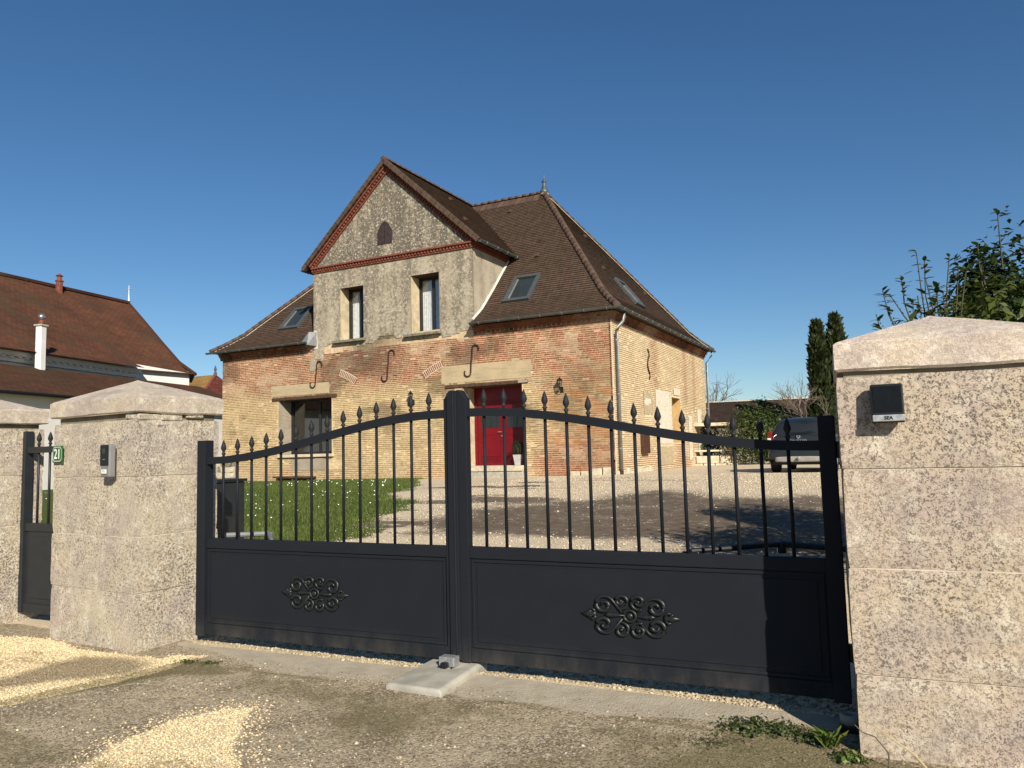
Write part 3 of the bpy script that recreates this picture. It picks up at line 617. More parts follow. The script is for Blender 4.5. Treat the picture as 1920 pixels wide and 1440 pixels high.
# terracotta mouldings: horizontal, returns and raking, each of two string courses and a row of dentils
def band(L, place, name):
    """L length; place(a, out, h0, h1) -> box corners"""
    for (h0, h1, o0) in ((0, .052, .055), (.155, .215, .14)):
        mb = MB(); n = max(1, int(L/.24))
        for k in range(n):
            a0 = L*k/n; a1 = L*(k+1)/n-.004; place(mb, a0, a1, 0, o0+random.uniform(0, .006), h0, h1)
        tag(mb.build(name, 'terracotta', house), kind='stuff')
    mb = MB(); n = max(1, int(L/.135))
    for k in range(n): a0 = L*(k+.1)/n; place(mb, a0, a0+.07, 0, .10, .056, .151)
    mbk = MB(); place(mbk, 0, L, -.02, .03, .052, .155); mbk.build(name+'_ground', 'terracotta', house)
    tag(mb.build('dentil_row', 'terracotta', house), kind='stuff')
band(G1-G0+.1, lambda mb, a0, a1, i, o, h0, h1: mb.box(G0-.05+a0, G0-.05+a1, -.02-o, -.02-i, GB+h0, GB+h1), 'string_course')
band(3.2, lambda mb, a0, a1, i, o, h0, h1: mb.box(G1+.02+i, G1+.02+o, a0-.02, a1-.02, GB+h0, GB+h1), 'string_course')
EH = 8.30; ES = (12.0-EH)/(3.66+.38); NL = sqrt(1+ES*ES)   # dormer roof line
for sg in (-1, 1):
    d = Vector((sg*1, 0, -ES))/NL; nrm = Vector((-sg*ES, 0, -1))/NL; L = (3.66+.30)*NL
    def pl_(mb, a0, a1, i, o, h0, h1, d=d, nrm=nrm):
        o_ = Vector((GC, 0, 12.0-.10)); q = []
        for y in (-.02-o, -.02-i):
            for (a, hh) in ((a0, h0), (a1, h0), (a1, h1), (a0, h1)):
                p = o_+d*a+nrm*(.245-hh); q.append((p.x, y, p.z))
        mb.add(q, [(0,1,2,3),(7,6,5,4),(0,4,5,1),(1,5,6,2),(2,6,7,3),(3,7,4,0)])
    band(L-.2, pl_, 'raking_course')
# roofs ---------------------------------------------------------------
PT = [0, .08, .16, .25, 1]; PH = [0, .36, .78, 1.42, 6.65]; RZ = EV+.02
hz = lambda t: RZ+float(np.interp(t, PT, PH))
front_p = lambda u, t: Vector((u, -.35+6.75*t, hz(t))); side_p = lambda v, t: Vector((.35-5.45*t, v, hz(t)))
zd = lambda u: 12.0-ES*abs(u-GC)       # dormer roof height
def tile_rgb(a, b):
    n = float(fbm(a*.5, b*.9)); c = np.array((.105, .066, .047))*(1-n)+np.array((.082, .056, .036))*n
    if random.random() < .03: c = c*.75
    return tuple(c*random.uniform(.9, 1.1))
ROW = .135
def tiles(pos, lims, rows, nrmf, keep, wdt=.175):
    mb = MB()
    for k in range(len(rows)-1):
        t0, t1 = rows[k], rows[k+1]; lo, hi = lims(t0); a = lo-(wdt/2 if k % 2 else 0)
        while a < hi:
            a0, a1 = max(a, lo), min(a+wdt-.006, hi); a += wdt
            if a1-a0 < .02 or not keep((a0+a1)/2, (t0+t1)/2): continue
            n = nrmf(t0); l = random.uniform(.030, .036); e = .004
            p0, p1 = pos(a0, t0), pos(a1, t0); q0, q1 = pos(a0, t1), pos(a1, t1); c = tile_rgb(a0, t0*8)
            mb.add([p0+n*l, p1+n*l, q1+n*e, q0+n*e, p0-n*.004, p1-n*.004], [(0,1,2,3),(4,5,1,0)], c)
    return mb
def rows_for(run):
    r = [0.]; 
    while r[-1] < 1:
        t = r[-1]; g = (np.interp(min(t+.01, 1), PT, PH)-np.interp(t-.0, PT, PH))/max(min(t+.01, 1)-t, 1e-6); r.append(t+ROW/sqrt(run*run+g*g))
    r[-1] = 1.; return r
def nf(t): g = (np.interp(min(t+.01, 1), PT, PH)-np.interp(max(t-.01, 0), PT, PH))/.02; return Vector((0, -g, 6.75)).normalized()
def ns(t): g = (np.interp(min(t+.01, 1), PT, PH)-np.interp(max(t-.01, 0), PT, PH))/.02; return Vector((g, 0, 5.45)).normalized()
SKY = [(-4.30, -3.24, .158, .317), (-15.06, -13.98, .166, .315)]
roof = MB(); tl = [0, .08, .16, .25, .5, .75, .995]
for i in range(len(tl)-1):
    a, b = tl[i], tl[i+1]; L = lambda t: (-WL-.35+5.45*t, .35-5.45*t); S = lambda t: (-.35+6.75*t, DP+.35-6.75*t); e = Vector((0, 0, -.02))
    (l0, r0_), (l1, r1_) = L(a), L(b)
    roof.quad(front_p(l0, a)+e, front_p(min(G0-.02, r0_), a)+e, front_p(max(min(G0-.02, r1_), l1), b)+e, front_p(l1, b)+e)
    roof.quad(front_p(max(G1+.02, l0), a)+e, front_p(max(r0_, G1+.021), a)+e, front_p(max(r1_, G1+.021), b)+e, front_p(max(G1+.02, l1), b)+e)
    if a >= .5: roof.quad(front_p(G0-.02, a)+e, front_p(G1+.02, a)+e, front_p(G1+.02, b)+e, front_p(G0-.02, b)+e)
    (v0, w0), (v1, w1_) = S(a), S(b); roof.quad(side_p(v0, a)+e, side_p(w0, a)+e, side_p(w1_, b)+e, side_p(v1, b)+e)
    bk = lambda u, t: Vector((u, DP+.35-6.75*t, hz(t)))+e; roof.quad(bk(r0_, a), bk(l0, a), bk(l1, b), bk(r1_, b))
    lf = lambda v, t: Vector((-WL-.35+5.45*t, v, hz(t)))+e; roof.quad(lf(w0, a), lf(v0, a), lf(v1, b), lf(w1_, b))
roof.box(-WL-.33, G0-.03, -.33, DP+.33, RZ-.035, RZ-.025); roof.box(G1+.03, .33, -.33, DP+.33, RZ-.034, RZ-.026); roof.box(G0-.03, G1+.03, 2.2, DP+.32, RZ-.033, RZ-.027)
roof = roof.build('roof', plain('roof_underlay', (.05, .035, .028), .9), house)
def keep_f(u, t): return not (abs(u-GC) < 3.66 and hz(t) < zd(u)) and not any(s[0]+.04 < u < s[1]-.04 and s[2]+.004 < t < s[3]-.004 for s in SKY)
tag(tiles(front_p, lambda t: (-WL-.35+5.45*t, .35-5.45*t), rows_for(6.75), nf, keep_f).build('roof_tiles', 'tile', roof), kind='stuff')
SKS = (4.70, 5.80, .188, .345)
tag(tiles(side_p, lambda t: (-.35+6.75*t, DP+.35-6.75*t), rows_for(5.45), ns, lambda v, t: not (SKS[0] < v < SKS[1] and SKS[2] < t < SKS[3])).build('roof_tiles', 'tile', roof), kind='stuff')
# dormer roof
DL = (3.66+.38)
for sg in (-1, 1):
    def dp(v, t, sg=sg): return Vector((GC+sg*DL*(1-t), v, EH+(12.0-EH)*t))
    nn = Vector((sg*ES, 0, 1)).normalized(); n_r = int(DL*NL/ROW); rws = [k/n_r for k in range(n_r+1)]
    vmax = lambda z: float(np.interp(z-RZ, PH, PT))*6.75-.35
    tag(tiles(dp, lambda t: (-.26, vmax(EH+(12.0-EH)*t)+.15), rws, lambda t, nn=nn: nn, lambda v, t: True).build('gable_roof_tiles', 'tile', roof), kind='stuff')
    mb = MB(); mb.quad(dp(-.24, 0)-nn*.02, dp(3.3, 0)-nn*.02, dp(6.3, 1)-nn*.02, dp(-.24, 1)-nn*.02); mb.quad(dp(-.24, 0)-nn*.07, dp(3.3, 0)-nn*.07, dp(6.3, 1)-nn*.07, dp(-.24, 1)-nn*.07); mb.build('gable_roof_deck', 'wood', roof)
    # verge tiles along the gable edge
    nv = 21; L = DL*NL
    for k in range(nv):
        d = Vector((-sg, 0, ES)).normalized(); p = Vector((GC+sg*DL, -.20, EH))+d*(L*(k+.5)/nv)+nn*.035
        X = d; Y = Vector((0, 1, 0)); Zv = nn; R = Matrix((X, Y, Zv)).transposed().to_4x4(); R.translation = p-nn*.05
        mb = MB(); mb.obox(R @ Matrix.Rotation(-.07, 4, 'Y'), L/nv+.03, .16, .17); mb.c = [tile_rgb(random.random()*9, random.random()*9)]*6; mb.build('verge_tile', 'tile', roof)
# ridge and hip tiles: half-round, each its own piece
def halfround(L, r, n=7):
    mb = MB(); vs = []; fs = []
    for (x, rr) in ((-L/2, r*1.06), (L/2+.03, r*.94)):
        for k in range(n): a = pi*k/(n-1); vs.append((x, rr*cos(a), rr*sin(a)))
    for k in range(n-1): fs.append((k, k+1, n+k+1, n+k))
    fs += [tuple(range(n))[::-1], tuple(range(n, 2*n))]; mb.add(vs, fs); return mb
def tile_var(i): return [(.10,.064,.046),(.085,.056,.04),(.115,.074,.054)][i]
HRM = []
for i in range(3):
    q = halfround(.34, .115); q.c = [tile_var(i)]*len(q.f); HRM.append(q.mesh('hip_tile', 'tile', True))
def run_tiles(name, path, up_=Vector((0, 0, 1)), step=.335, lift=.0):
    pts = [Vector(p) for p in path]; seg = [(pts[i+1]-pts[i]).length for i in range(len(pts)-1)]; tot = sum(seg); n = int(tot/step)
    for k in range(n):
        s = tot*(k+.5)/n; i = 0
        while s > seg[i] and i < len(seg)-1: s -= seg[i]; i += 1
        d = (pts[i+1]-pts[i]).normalized(); p = pts[i]+d*s; y = up_.cross(d).normalized(); zv = d.cross(y)
        R = Matrix((d, y, zv)).transposed().to_4x4(); R.translation = p+zv*lift
        o = link(name, HRM[k % 3], roof); o.matrix_local = R
tt = [0, .08, .16, .25, .45, .7, 1]
hipR = [Vector((.35-5.45*t, -.35+6.75*t, hz(t))) for t in tt]; hipB = [Vector((.35-5.45*t, DP+.35-6.75*t, hz(t))) for t in tt]; hipL = [Vector((-WL-.35+5.45*t, -.35+6.75*t, hz(t))) for t in tt]
run_tiles('hip_tile', hipR, lift=.02); run_tiles('hip_tile', hipB, lift=.02); run_tiles('hip_tile', hipL, lift=.02)
rz = EV+.02+6.65
run_tiles('ridge_tile', [(-WL-.35+5.45, 6.4, rz), (.35-5.45, 6.4, rz)], lift=.03); run_tiles('ridge_tile', [(GC, -.28, 12.0), (GC, 6.3, 12.0)], lift=.02)
for path, off in ((hipB, Vector((.13, -.16, -.03))), (hipL, Vector((.17, -.10, -.05)))):
    mb = MB(); mb.tube([p+off*.7 for p in path], .014, 5); mb.build('mortar_bed', 'mortarline', roof)
# long skirt tiles just under the ridge
for k in range(26):
    u = -12.2+k*.29
    if u > -5.3: break
    mb = MB(); mb.add([(u,6.36,rz+.03),(u+.27,6.36,rz+.03),(u+.27,6.03,rz-.33),(u,6.03,rz-.33),(u,6.04,rz-.37),(u+.27,6.04,rz-.37)], [(3,2,1,0),(4,5,2,3)], tile_var(k % 3)); mb.build('ridge_skirt_tile', 'tile', roof)
# finial
fin = MB().lathe([(.20, -.15), (.19, 0), (.11, .12), (.075, .30), (.06, .36), (.11, .40), (.11, .44), (.05, .48), (.04, .54), (.018, .68), (.004, .90)], 12, (-5.1, 6.4, rz+.12)).build('finial', 'zinc', house, True)
MB().lathe([(.21, -.12), (.18, .02), (.13, .05)], 12, (-5.1, 6.4, rz+.06)).build('finial_collar', 'mortarline', fin, True)
# small roof vents
for (p, n) in ((front_p(-6.38, .88), nf(.8)), (front_p(-3.82, .459), nf(.5)), (side_p(6.8, .70), ns(.7)), (side_p(9.3, .376), ns(.4)), (side_p(4.4, .40), ns(.4)), (Vector((GC+2.6, 1.3, zd(GC+2.6))), Vector((ES, 0, 1)).normalized()), (Vector((GC+.8, 3.2, zd(GC+.8))), Vector((ES, 0, 1)).normalized())):
    mb = MB(); q = Matrix.Translation(p+n*.05); mb.obox(q @ n.to_track_quat('Z', 'Y').to_matrix().to_4x4(), .17, .17, .10); mb.build('roof_vent', 'wood', roof, bevel=.02)
# gutters, brackets, downpipes
def gutter(path, r=.075):
    mb = MB(); pts = [Vector(p) for p in path]; n = 7; vs = []; fs = []
    for i, p in enumerate(pts):
        d0 = (pts[i]-pts[i-1]).normalized() if i else (pts[1]-pts[0]).normalized(); d1 = (pts[i+1]-pts[i]).normalized() if i < len(pts)-1 else d0
        y0 = Vector((0, 0, 1)).cross(d0); y1 = Vector((0, 0, 1)).cross(d1); y = (y0+y1); y = y/ (y.dot(y0) if y.dot(y0) else 1)
        for rr in (r, r-.008):
            for k in range(n): a = pi*k/(n-1); vs.append(p+y*(rr*cos(a))+Vector((0, 0, -rr*sin(a))))
    m2 = 2*n
    for i in range(len(pts)-1):
        for k in range(n-1):
            fs.append((i*m2+k, i*m2+k+1, (i+1)*m2+k+1, (i+1)*m2+k)); fs.append((i*m2+n+k+1, i*m2+n+k, (i+1)*m2+n+k, (i+1)*m2+n+k+1))
        fs.append((i*m2, (i+1)*m2, (i+1)*m2+n, i*m2+n)); fs.append((i*m2+n-1, i*m2+2*n-1, (i+1)*m2+2*n-1, (i+1)*m2+n-1))
    for i in (0, len(pts)-1): fs.append(tuple(i*m2+k for k in range(n)))
    mb.add(vs, fs); g = mb.build('gutter', 'zinc', house)
    bm_ = MB()
    for i in range(len(pts)-1):
        L = (pts[i+1]-pts[i]).length; c = int(L/.75); d = (pts[i+1]-pts[i]).normalized(); y = Vector((0, 0, 1)).cross(d)
        for k in range(c):
            p = pts[i]+d*(L*(k+.5)/c); b2 = MB(); b2.tube([p+y*(sgn*(r+.006)*cos(a))+Vector((0, 0, -(r+.006)*sin(a))) for sgn, a in ((1, 0), (1, .6), (1, 1.2), (-1, 1.2), (-1, .6), (-1, 0))], .012, 5); b2.build('gutter_bracket', 'zincpipe', g)
    return g
gutter([(-5.05, -.42, RZ+.0), (.42, -.42, RZ+.0), (.42, DP+.45, RZ+.0)]); gutter([(-WL-.5, -.42, RZ), (-12.45, -.42, RZ)])
gutter([(GC+DL+.06, -.22, EH-.02), (GC+DL+.06, 2.95, EH-.02)], .085); gutter([(GC-DL-.06, 2.9, EH-.02), (GC-DL-.06, -.22, EH-.02)], .085)
def downpipe(pts, r=.055):
    mb = MB(); mb.tube(pts, r, 10); o = mb.build('downpipe', 'zincpipe', house, True)
    z = .8
    while z < 4.4:
        q = MB(); q.tube([(pts[-1][0], pts[-1][1], z), (pts[-1][0], pts[-1][1], z+.05)], r+.008, 10); q.build('pipe_collar', 'zincpipe', o); z += 1.75
downpipe([(.36, .30, RZ-.05), (.36, .30, RZ-.22), (.30, .28, RZ-.38), (.16, .20, RZ-.58), (.10, .18, RZ-.75), (.10, .18, .02)])
downpipe([(.36, DP+.05, RZ-.05), (.34, DP+.05, RZ-.25), (.12, DP-.05, RZ-.6), (.10, DP-.08, .1)], .05)
mb = MB(); mb.tube([(.10, .16, -.02), (.10, .16, .12)], .07, 10); mb.build('pipe_boot', 'rust', house)
# flashing fillets where the gable meets the roof
tr_ = [.02, .12, .25, .40, .455]
mb = MB(); mb.tube([Vector((G1+.06, -.35+6.75*t, hz(t)+.05)) for t in tr_], .05, 6); mb.build('flashing', 'flash', house)
mb = MB(); mb.tube([Vector((G0-.06, -.35+6.75*t, hz(t)+.05)) for t in tr_], .05, 6); mb.build('flashing', 'flash', house)
mb = MB(); mb.add([(G0-.02,-.40,RZ-.12),(G0-.30,-.44,RZ-.02),(G0-.02,-.30,RZ+.40),(G0+.14,-.035,RZ+.42),(G0+.16,-.035,RZ-.15)], [(0,1,2),(0,2,3,4)]); mb.build('flashing', 'zincpipe', house)
mb = MB(); mb.add([(G0+.01,-.03,RZ-.25),(G0+.20,-.03,RZ-.25),(G0+.16,-.03,RZ+.45),(G0+.01,-.03,RZ+.5)], [(0,1,2,3)]); mb.build('mortar_fillet', 'flash', house)
# skylights
def skylight(pos, nrm, a0, a1, t0, t1, label=None):
    P = [pos(a0, t0), pos(a1, t0), pos(a1, t1), pos(a0, t1)]; X = (P[1]-P[0]).normalized(); Y = (P[3]-P[0]); hgt = Y.length; Y.normalize(); Zv = X.cross(Y); 
    if Zv.z < 0: X = -X; Zv = -Zv; P = [P[1], P[0], P[3], P[2]]
    wd = (P[1]-P[0]).length; s = empty('skylight'); s.parent = house; R = Matrix((X, Y, Zv)).transposed().to_4x4(); R.translation = P[0]; s.matrix_local = R
    fwid = .14; h_ = .12
    for (x0, x1, y0, y1) in ((0, wd, 0, fwid), (0, wd, hgt-fwid, hgt), (0, fwid, fwid, hgt-fwid), (wd-fwid, wd, fwid, hgt-fwid)):
        mb = MB(); mb.box(x0, x1, y0, y1, -.05, h_ if y0 < .5 else h_+.012); mb.build('frame_member', 'velux', s, bevel=.012)
    mb = MB(); mb.box(fwid, wd-fwid, fwid, hgt-fwid, .0, .03); mb.build('pane', 'skyglass', s)
    mb = MB(); mb.box(fwid, wd-fwid, fwid, fwid+.05, .03, .06); mb.box(fwid, fwid+.045, fwid, hgt-fwid, .03, .055); mb.box(wd-fwid-.045, wd-fwid, fwid, hgt-fwid, .03, .057); mb.build('sash', 'grey', s)
    return s
skylight(front_p, nf, *SKY[0]); skylight(front_p, nf, *SKY[1]); skylight(side_p, ns, *SKS)
# upper windows
def reveal(h, D_, mat, bottom=True):
    a, b_, c, d = h; mb = MB(); mb.quad((b_,-.02,c),(b_,-.02,d),(b_,D_,d),(b_,D_,c)); mb.build('reveal', mat, house)
    mb = MB(); mb.quad((a,-.02,c),(a,D_,c),(a,D_,d),(a,-.02,d)); hd_ = MB(); hd_.quad((a,-.02,d),(a,D_,d),(b_,D_,d),(b_,-.02,d)); hd_.build('reveal_head', 'wood', house)  # head coloured dark oak: shade under the opening's top is put into the colour
    if bottom: mb.quad((a,-.02,c),(b_,-.02,c),(b_,D_,c),(a,D_,c))
    return mb.build('reveal', mat, house)
def casement(h, D_):
    a, b_, c, d = h; wn = empty('window'); wn.parent = house; reveal(h, D_+.1, 'reveal')
    for (x0, x1, z0, z1) in ((a, b_, c, c+.08), (a, b_, d-.10, d), (a, a+.10, c+.08, d-.10), (b_-.10, b_, c+.08, d-.10), ((a+b_)/2-.05, (a+b_)/2+.05, c+.08, d-.10)):
        mb = MB(); mb.box(x0, x1, D_, D_+.07, z0, z1); mb.build('frame_member', 'frame', wn, bevel=.006)
    for s0, s1 in ((a+.10, (a+b_)/2-.05), ((a+b_)/2+.05, b_-.10)):
        mb = MB(); mb.quad((s0,D_+.03,c+.08),(s1,D_+.03,c+.08),(s1,D_+.03,d-.10),(s0,D_+.03,d-.10)); mb.build('pane', 'glass', wn)
        mb = MB(); n = 40; pts = [(s0+(s1-s0)*k/n, D_+.11+.010*sin(k*.9+s0)+.004*sin(k*2.1)) for k in range(n+1)]
        for k in range(n): mb.quad((pts[k][0],pts[k][1],c+.05),(pts[k+1][0],pts[k+1][1],c+.05),(pts[k+1][0],pts[k+1][1],d-.05),(pts[k][0],pts[k][1],d-.05))
        mb.build('curtain', 'curtain', wn, True)
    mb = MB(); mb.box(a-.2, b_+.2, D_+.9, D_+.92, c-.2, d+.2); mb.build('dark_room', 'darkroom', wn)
    mb = MB(); mb.box(a-.27, b_+.08, -.19, D_, c-.10, c-.005); mb.build('sill', 'sill', house, bevel=.012)
casement(W1, .52); casement(W2, .52)
# big ground-floor window
h = OPEN['win']; a, b_, c, d = h; D_ = .70; reveal(h, D_+.08, 'patchgrey'); wn = empty('picture_window'); wn.parent = house; md = (a+b_)/2+.15
for (x0, x1, z0, z1) in ((a, b_, c, c+.09), (a, b_, d-.09, d), (a, a+.13, c+.09, d-.09), (b_-.10, b_, c+.09, d-.09), (md-.05, md+.05, c+.09, d-.09)):
    mb = MB(); mb.box(x0, x1, D_, D_+.08, z0, z1); mb.build('frame_member', 'frame', wn, bevel=.008)
for s0, s1 in ((a+.13, md-.05), (md+.05, b_-.10)):
    mb = MB(); mb.quad((s0,D_+.04,c+.09),(s1,D_+.04,c+.09),(s1,D_+.04,d-.09),(s0,D_+.04,d-.09)); mb.build('pane', 'glass', wn)
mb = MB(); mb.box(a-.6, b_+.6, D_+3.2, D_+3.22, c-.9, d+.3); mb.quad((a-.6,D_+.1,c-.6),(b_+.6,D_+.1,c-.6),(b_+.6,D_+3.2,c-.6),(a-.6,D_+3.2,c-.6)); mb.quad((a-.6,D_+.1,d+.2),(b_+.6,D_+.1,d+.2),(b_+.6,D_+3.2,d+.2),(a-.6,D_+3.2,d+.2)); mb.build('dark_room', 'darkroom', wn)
mb = MB(); mb.box(md+.1, b_+.3, D_+1.4, D_+1.5, c-.5, c+1.1); mb.build('interior_cupboard', 'creamwall', wn)
mb = MB(); mb.box(a+.02, b_+.10, -.10, D_-.002, c-.12, c-.006); mb.build('sill', 'creamwall', house, bevel=.01)
mb = MB(); mb.box(a-.35, b_+.26, -.045, .4, d+.002, d+.125); mb.build('lintel', 'wood', house, bevel=.01)
mb = MB(); mb.box(a+.2, a+2.35, -.36, -.04, .09, .16); mb.box(a+.3, a+.4, -.33, -.08, -.35, .09); mb.box(a+2.1, a+2.2, -.33, -.08, -.35, .09)
bench = empty('wooden_bench', KP+hd*0, HYAW, 'low dark plank bench against the wall below the picture window', 'bench'); mb2 = MB(); mb2.box(a+.05, a+2.0, -.40, -.05, .00, .06); mb2.build('seat', 'wood', bench)
for x in (a+.2, a+1.0, a+1.8): mb2 = MB(); mb2.box(x, x+.1, -.36, -.09, -.4, .0); mb2.build('leg', 'wood', bench)
# door
h = OPEN['door']; a, b_, c, d = h; D_ = .78; reveal(h, D_+.02, 'reveal', False)
mb = MB(); mb.box(a-.72, b_+.23, -.045, .4, d+.002, d+.115); mb.build('lintel', 'wood', house, bevel=.01)
mb = MB(); mb.box(b_-.13, b_+.23, -.06, -.045, d+.02, d+.11); mb.build('lintel_scar', 'patchgrey', house)
mb = MB(); mb.box(a-.02, b_+.0, -.18, D_+.1, .16, .345); mb.build('door_step', 'step', house, bevel=.015)
mb = MB(); mb.box(a-.02, b_+.0, -.14, D_, -.4, .155); mb.build('door_step', 'concrete', house, bevel=.02)
dr = empty('door'); dr.parent = house; zt = 2.55
mb = MB(); mb.box(a, b_, D_+.08, D_+.1, c, d); mb.build('door_back', 'red', dr)
mb = MB(); mb.box(a, b_, D_+.01, D_+.08, zt+.07, d); mb.build('transom_panel', 'red', dr, bevel=.01)
for (x0, x1, z0, z1) in ((a, a+.12, c+.005, zt), (b_-.12, b_, c+.005, zt), (a, b_, zt, zt+.07)): mb = MB(); mb.box(x0, x1, D_, D_+.09, z0, z1); mb.build('door_frame', 'red', dr, bevel=.008)
mid = (a+b_)/2+.0
for (x0, x1) in ((a+.125, mid-.005), (mid+.005, b_-.125)):
    lf = MB(); lf.box(x0, x1, D_+.03, D_+.075, c+.006, zt-.005); lf = lf.build('door_leaf', 'red', dr); w_ = x1-x0; xi0, xi1 = x0+.14, x1-.14
    for (p0, p1, q0, q1, o) in ((x0, x0+.12, c+.02, zt-.02, .012), (x1-.12, x1, c+.02, zt-.02, .012), (x0+.12, x1-.12, c+.02, c+.12, .012), (x0+.12, x1-.12, zt-.16, zt-.02, .012), (x0+.12, x1-.12, 1.42, 1.62, .012)):
        mb = MB(); mb.box(p0+.001, p1-.001, D_+.03-o, D_+.029, q0, q1); mb.build('rail', 'red', lf, bevel=.006)
    for o, k in ((.010, 0), (.018, .07)): mb = MB(); mb.box(xi0+k, xi1-k, D_+.03-o, D_+.029, .78+k, 1.34-k); mb.build('panel_moulding', 'red', lf, bevel=.008)
    for k in range(4): mb = MB(); mb.box(xi0, xi1, D_+.012, D_+.029, .47+k*.065, .47+k*.065+.04); mb.build('slat', 'red', lf, bevel=.004)
    mb = MB(); mb.box(xi0+.02, xi1-.02, D_+.018, D_+.028, 1.68, zt-.2); mb.build('pane', 'darkglass', lf)
    for k in range(3):
        xx = xi0+.02+(xi1-xi0-.04)*(k+.5)/3; mb = MB(); mb.tube([(xx, D_+.01, 1.7), (xx+.03, D_+.01, 1.95), (xx, D_+.01, zt-.22)], .008, 5); mb.build('grille_bar', 'frame', lf)
mb = MB(); mb.tube([(mid-.07, D_+.02, 1.52), (mid-.07, D_-.05, 1.52), (mid-.19, D_-.05, 1.53)], .013, 7); mb.build('handle', 'galv', dr); mb = MB(); mb.box(mid-.09, mid-.05, D_-.002, D_+.018, 1.36, 1.40); mb.build('lock', 'galv', dr)
# iron S-shaped wall anchors
def anchor(pts, side=False):
    mb = MB(); f = (lambda a, z: (.035, a, z)) if side else (lambda a, z: (a, -.035, z)); mb.tube([f(*p) for p in pts], .028, 6); o = mb.build('wall_anchor', 'rust', house, True); return o
def S_pts(u, z0, z1, r, lean=.08):
    P = []; 
    for k in range(9): an = radians(-35+k*26.9); P.append((u+lean/2+r+r*cos(an), z1-r+r*sin(an)))
    P += [(u+lean*.25, (z0+z1)/2+.12), (u-lean*.25, (z0+z1)/2-.12)]
    for k in range(10): an = radians(0-k*24); P.append((u-lean/2-r+r*cos(an), z0+r+r*sin(an)))
    return P
for (u, z0, z1) in ((-12.32, 3.53, 4.56), (-8.83, 3.56, 4.72), (-5.22, 3.49, 4.60)): anchor(S_pts(u, z0, z1, .13))
anchor([(3.75+.12*sin(k*.9)*(1 if k < 5 else 1)*(.6 if 2 < k < 8 else 1.4), 4.42-k*.11) for k in range(11)], True)
# wall lanterns are things of their own
def lantern(u, z, label):
    L = empty('wall_lantern', KP+hd*u+Vector((0, 0, z)), HYAW, label, 'lantern', 'wall lanterns beside the door')
    MB().box(-.05, .05, -.03, 0, -.22, -.02).build('back_plate', 'black', L, bevel=.01)
    MB().tube([(0,-.02,-.12),(0,-.10,-.20),(0,-.19,-.14),(0,-.19,-.08)], .012, 6).build('bracket_arm', 'black', L)
    MB().lathe([(.045,-.08),(.06,-.05),(.06,-.03)], 8, (0,-.19,0)).build('base_cup', 'black', L)
    MB().lathe([(.055,-.03),(.085,.16)], 6, (0,-.19,0)).build('lamp_glass', 'glass', L)
    for k in range(6): an = k*pi/3; MB().tube([(.057*cos(an),-.19+.057*sin(an),-.03),(.088*cos(an),-.19+.088*sin(an),.16)], .007, 5).build('cage_bar', 'black', L)
    MB().lathe([(.10,.16),(.10,.185),(.055,.24),(.02,.26),(.012,.30)], 8, (0,-.19,0)).build('lamp_roof', 'black', L)
lantern(-1.80, 2.93, 'black wall lantern on bare brick right of the doorway'); lantern(-7.72, 2.82, 'black wall lantern left of the doorway, behind the gate bars')
# brown wooden box on the side wall
mbx = empty('wooden_wall_box', KP+hb*2.9+Vector((0, 0, .62)), HYAW, 'brown wooden box with arched top hung on the side wall', 'wall box')
mb = MB(); pr_ = [(-.36, 0), (.36, 0), (.36, .62)]+[(.36*cos(radians(a_)), .62+.26*sin(radians(a_))) for a_ in range(20, 161, 20)]+[(-.36, .62)]
mb.add([(0, x, z) for x, z in pr_]+[(.13, x, z) for x, z in pr_], [tuple(range(len(pr_)))[::-1], tuple(range(len(pr_), 2*len(pr_)))]+[(i, (i+1) % len(pr_), (i+1) % len(pr_)+len(pr_), i+len(pr_)) for i in range(len(pr_))]); mb.build('case', 'brownwood', mbx, bevel=.01)
for k in range(4): mb = MB(); mb.box(.13, .142, -.33+k*.17, -.18+k*.17, .05, .6); mb.build('front_board', 'brownwood', mbx, bevel=.006)
# potted topiary on the step
pt = empty('potted_topiary', KP+hd*(-3.62)+hb*.25+Vector((0, 0, .346)), HYAW, 'small round green topiary in a pale square planter on the doorstep', 'plant')
MB().add([(-.09,-.09,0),(.09,-.09,0),(.09,.09,0),(-.09,.09,0),(-.14,-.14,.36),(.14,-.14,.36),(.14,.14,.36),(-.14,.14,.36)], [(0,3,2,1),(4,5,6,7),(0,1,5,4),(1,2,6,5),(2,3,7,6),(3,0,4,7)]).build('planter', 'pot', pt, bevel=.01)
def leaves(N, center, radii, size, cA, cB, shell=.55, upb=0, noise_amp=.25, seed=0, aspect=.45):
    rg = np.random.default_rng(seed); d = rg.normal(size=(N, 3)); d /= np.linalg.norm(d, axis=1)[:, None]; rad = (shell+(1-shell)*rg.random(N))**.8
    bum = 1+noise_amp*(fbm(d[:, 0]*2.3+seed, d[:, 1]*2.3+d[:, 2]*2.1)-.5)*2
    P = d*(rad*bum)[:, None]*np.array(radii)[None]+np.array(center)[None]
    nrm = d+rg.normal(size=(N, 3))*.55; nrm[:, 2] += upb; nrm /= np.linalg.norm(nrm, axis=1)[:, None]
    ax = np.cross(nrm, rg.normal(size=(N, 3))); ax /= np.linalg.norm(ax, axis=1)[:, None]; bx = np.cross(nrm, ax)
    s = size*rg.uniform(.7, 1.3, N); V = np.stack([P-ax*s[:, None]*.5, P+bx*(s*aspect*.5)[:, None]+nrm*(s*.08)[:, None], P+ax*s[:, None]*.5-nrm*(s*.10)[:, None], P-bx*(s*aspect*.5)[:, None]+nrm*(s*.08)[:, None]], 1).reshape(-1, 3)
    q = rg.random((N, 1)); C = np.array(cA)[None]*(1-q)+np.array(cB)[None]*q
    return V, np.arange(N*4).reshape(-1, 4), C
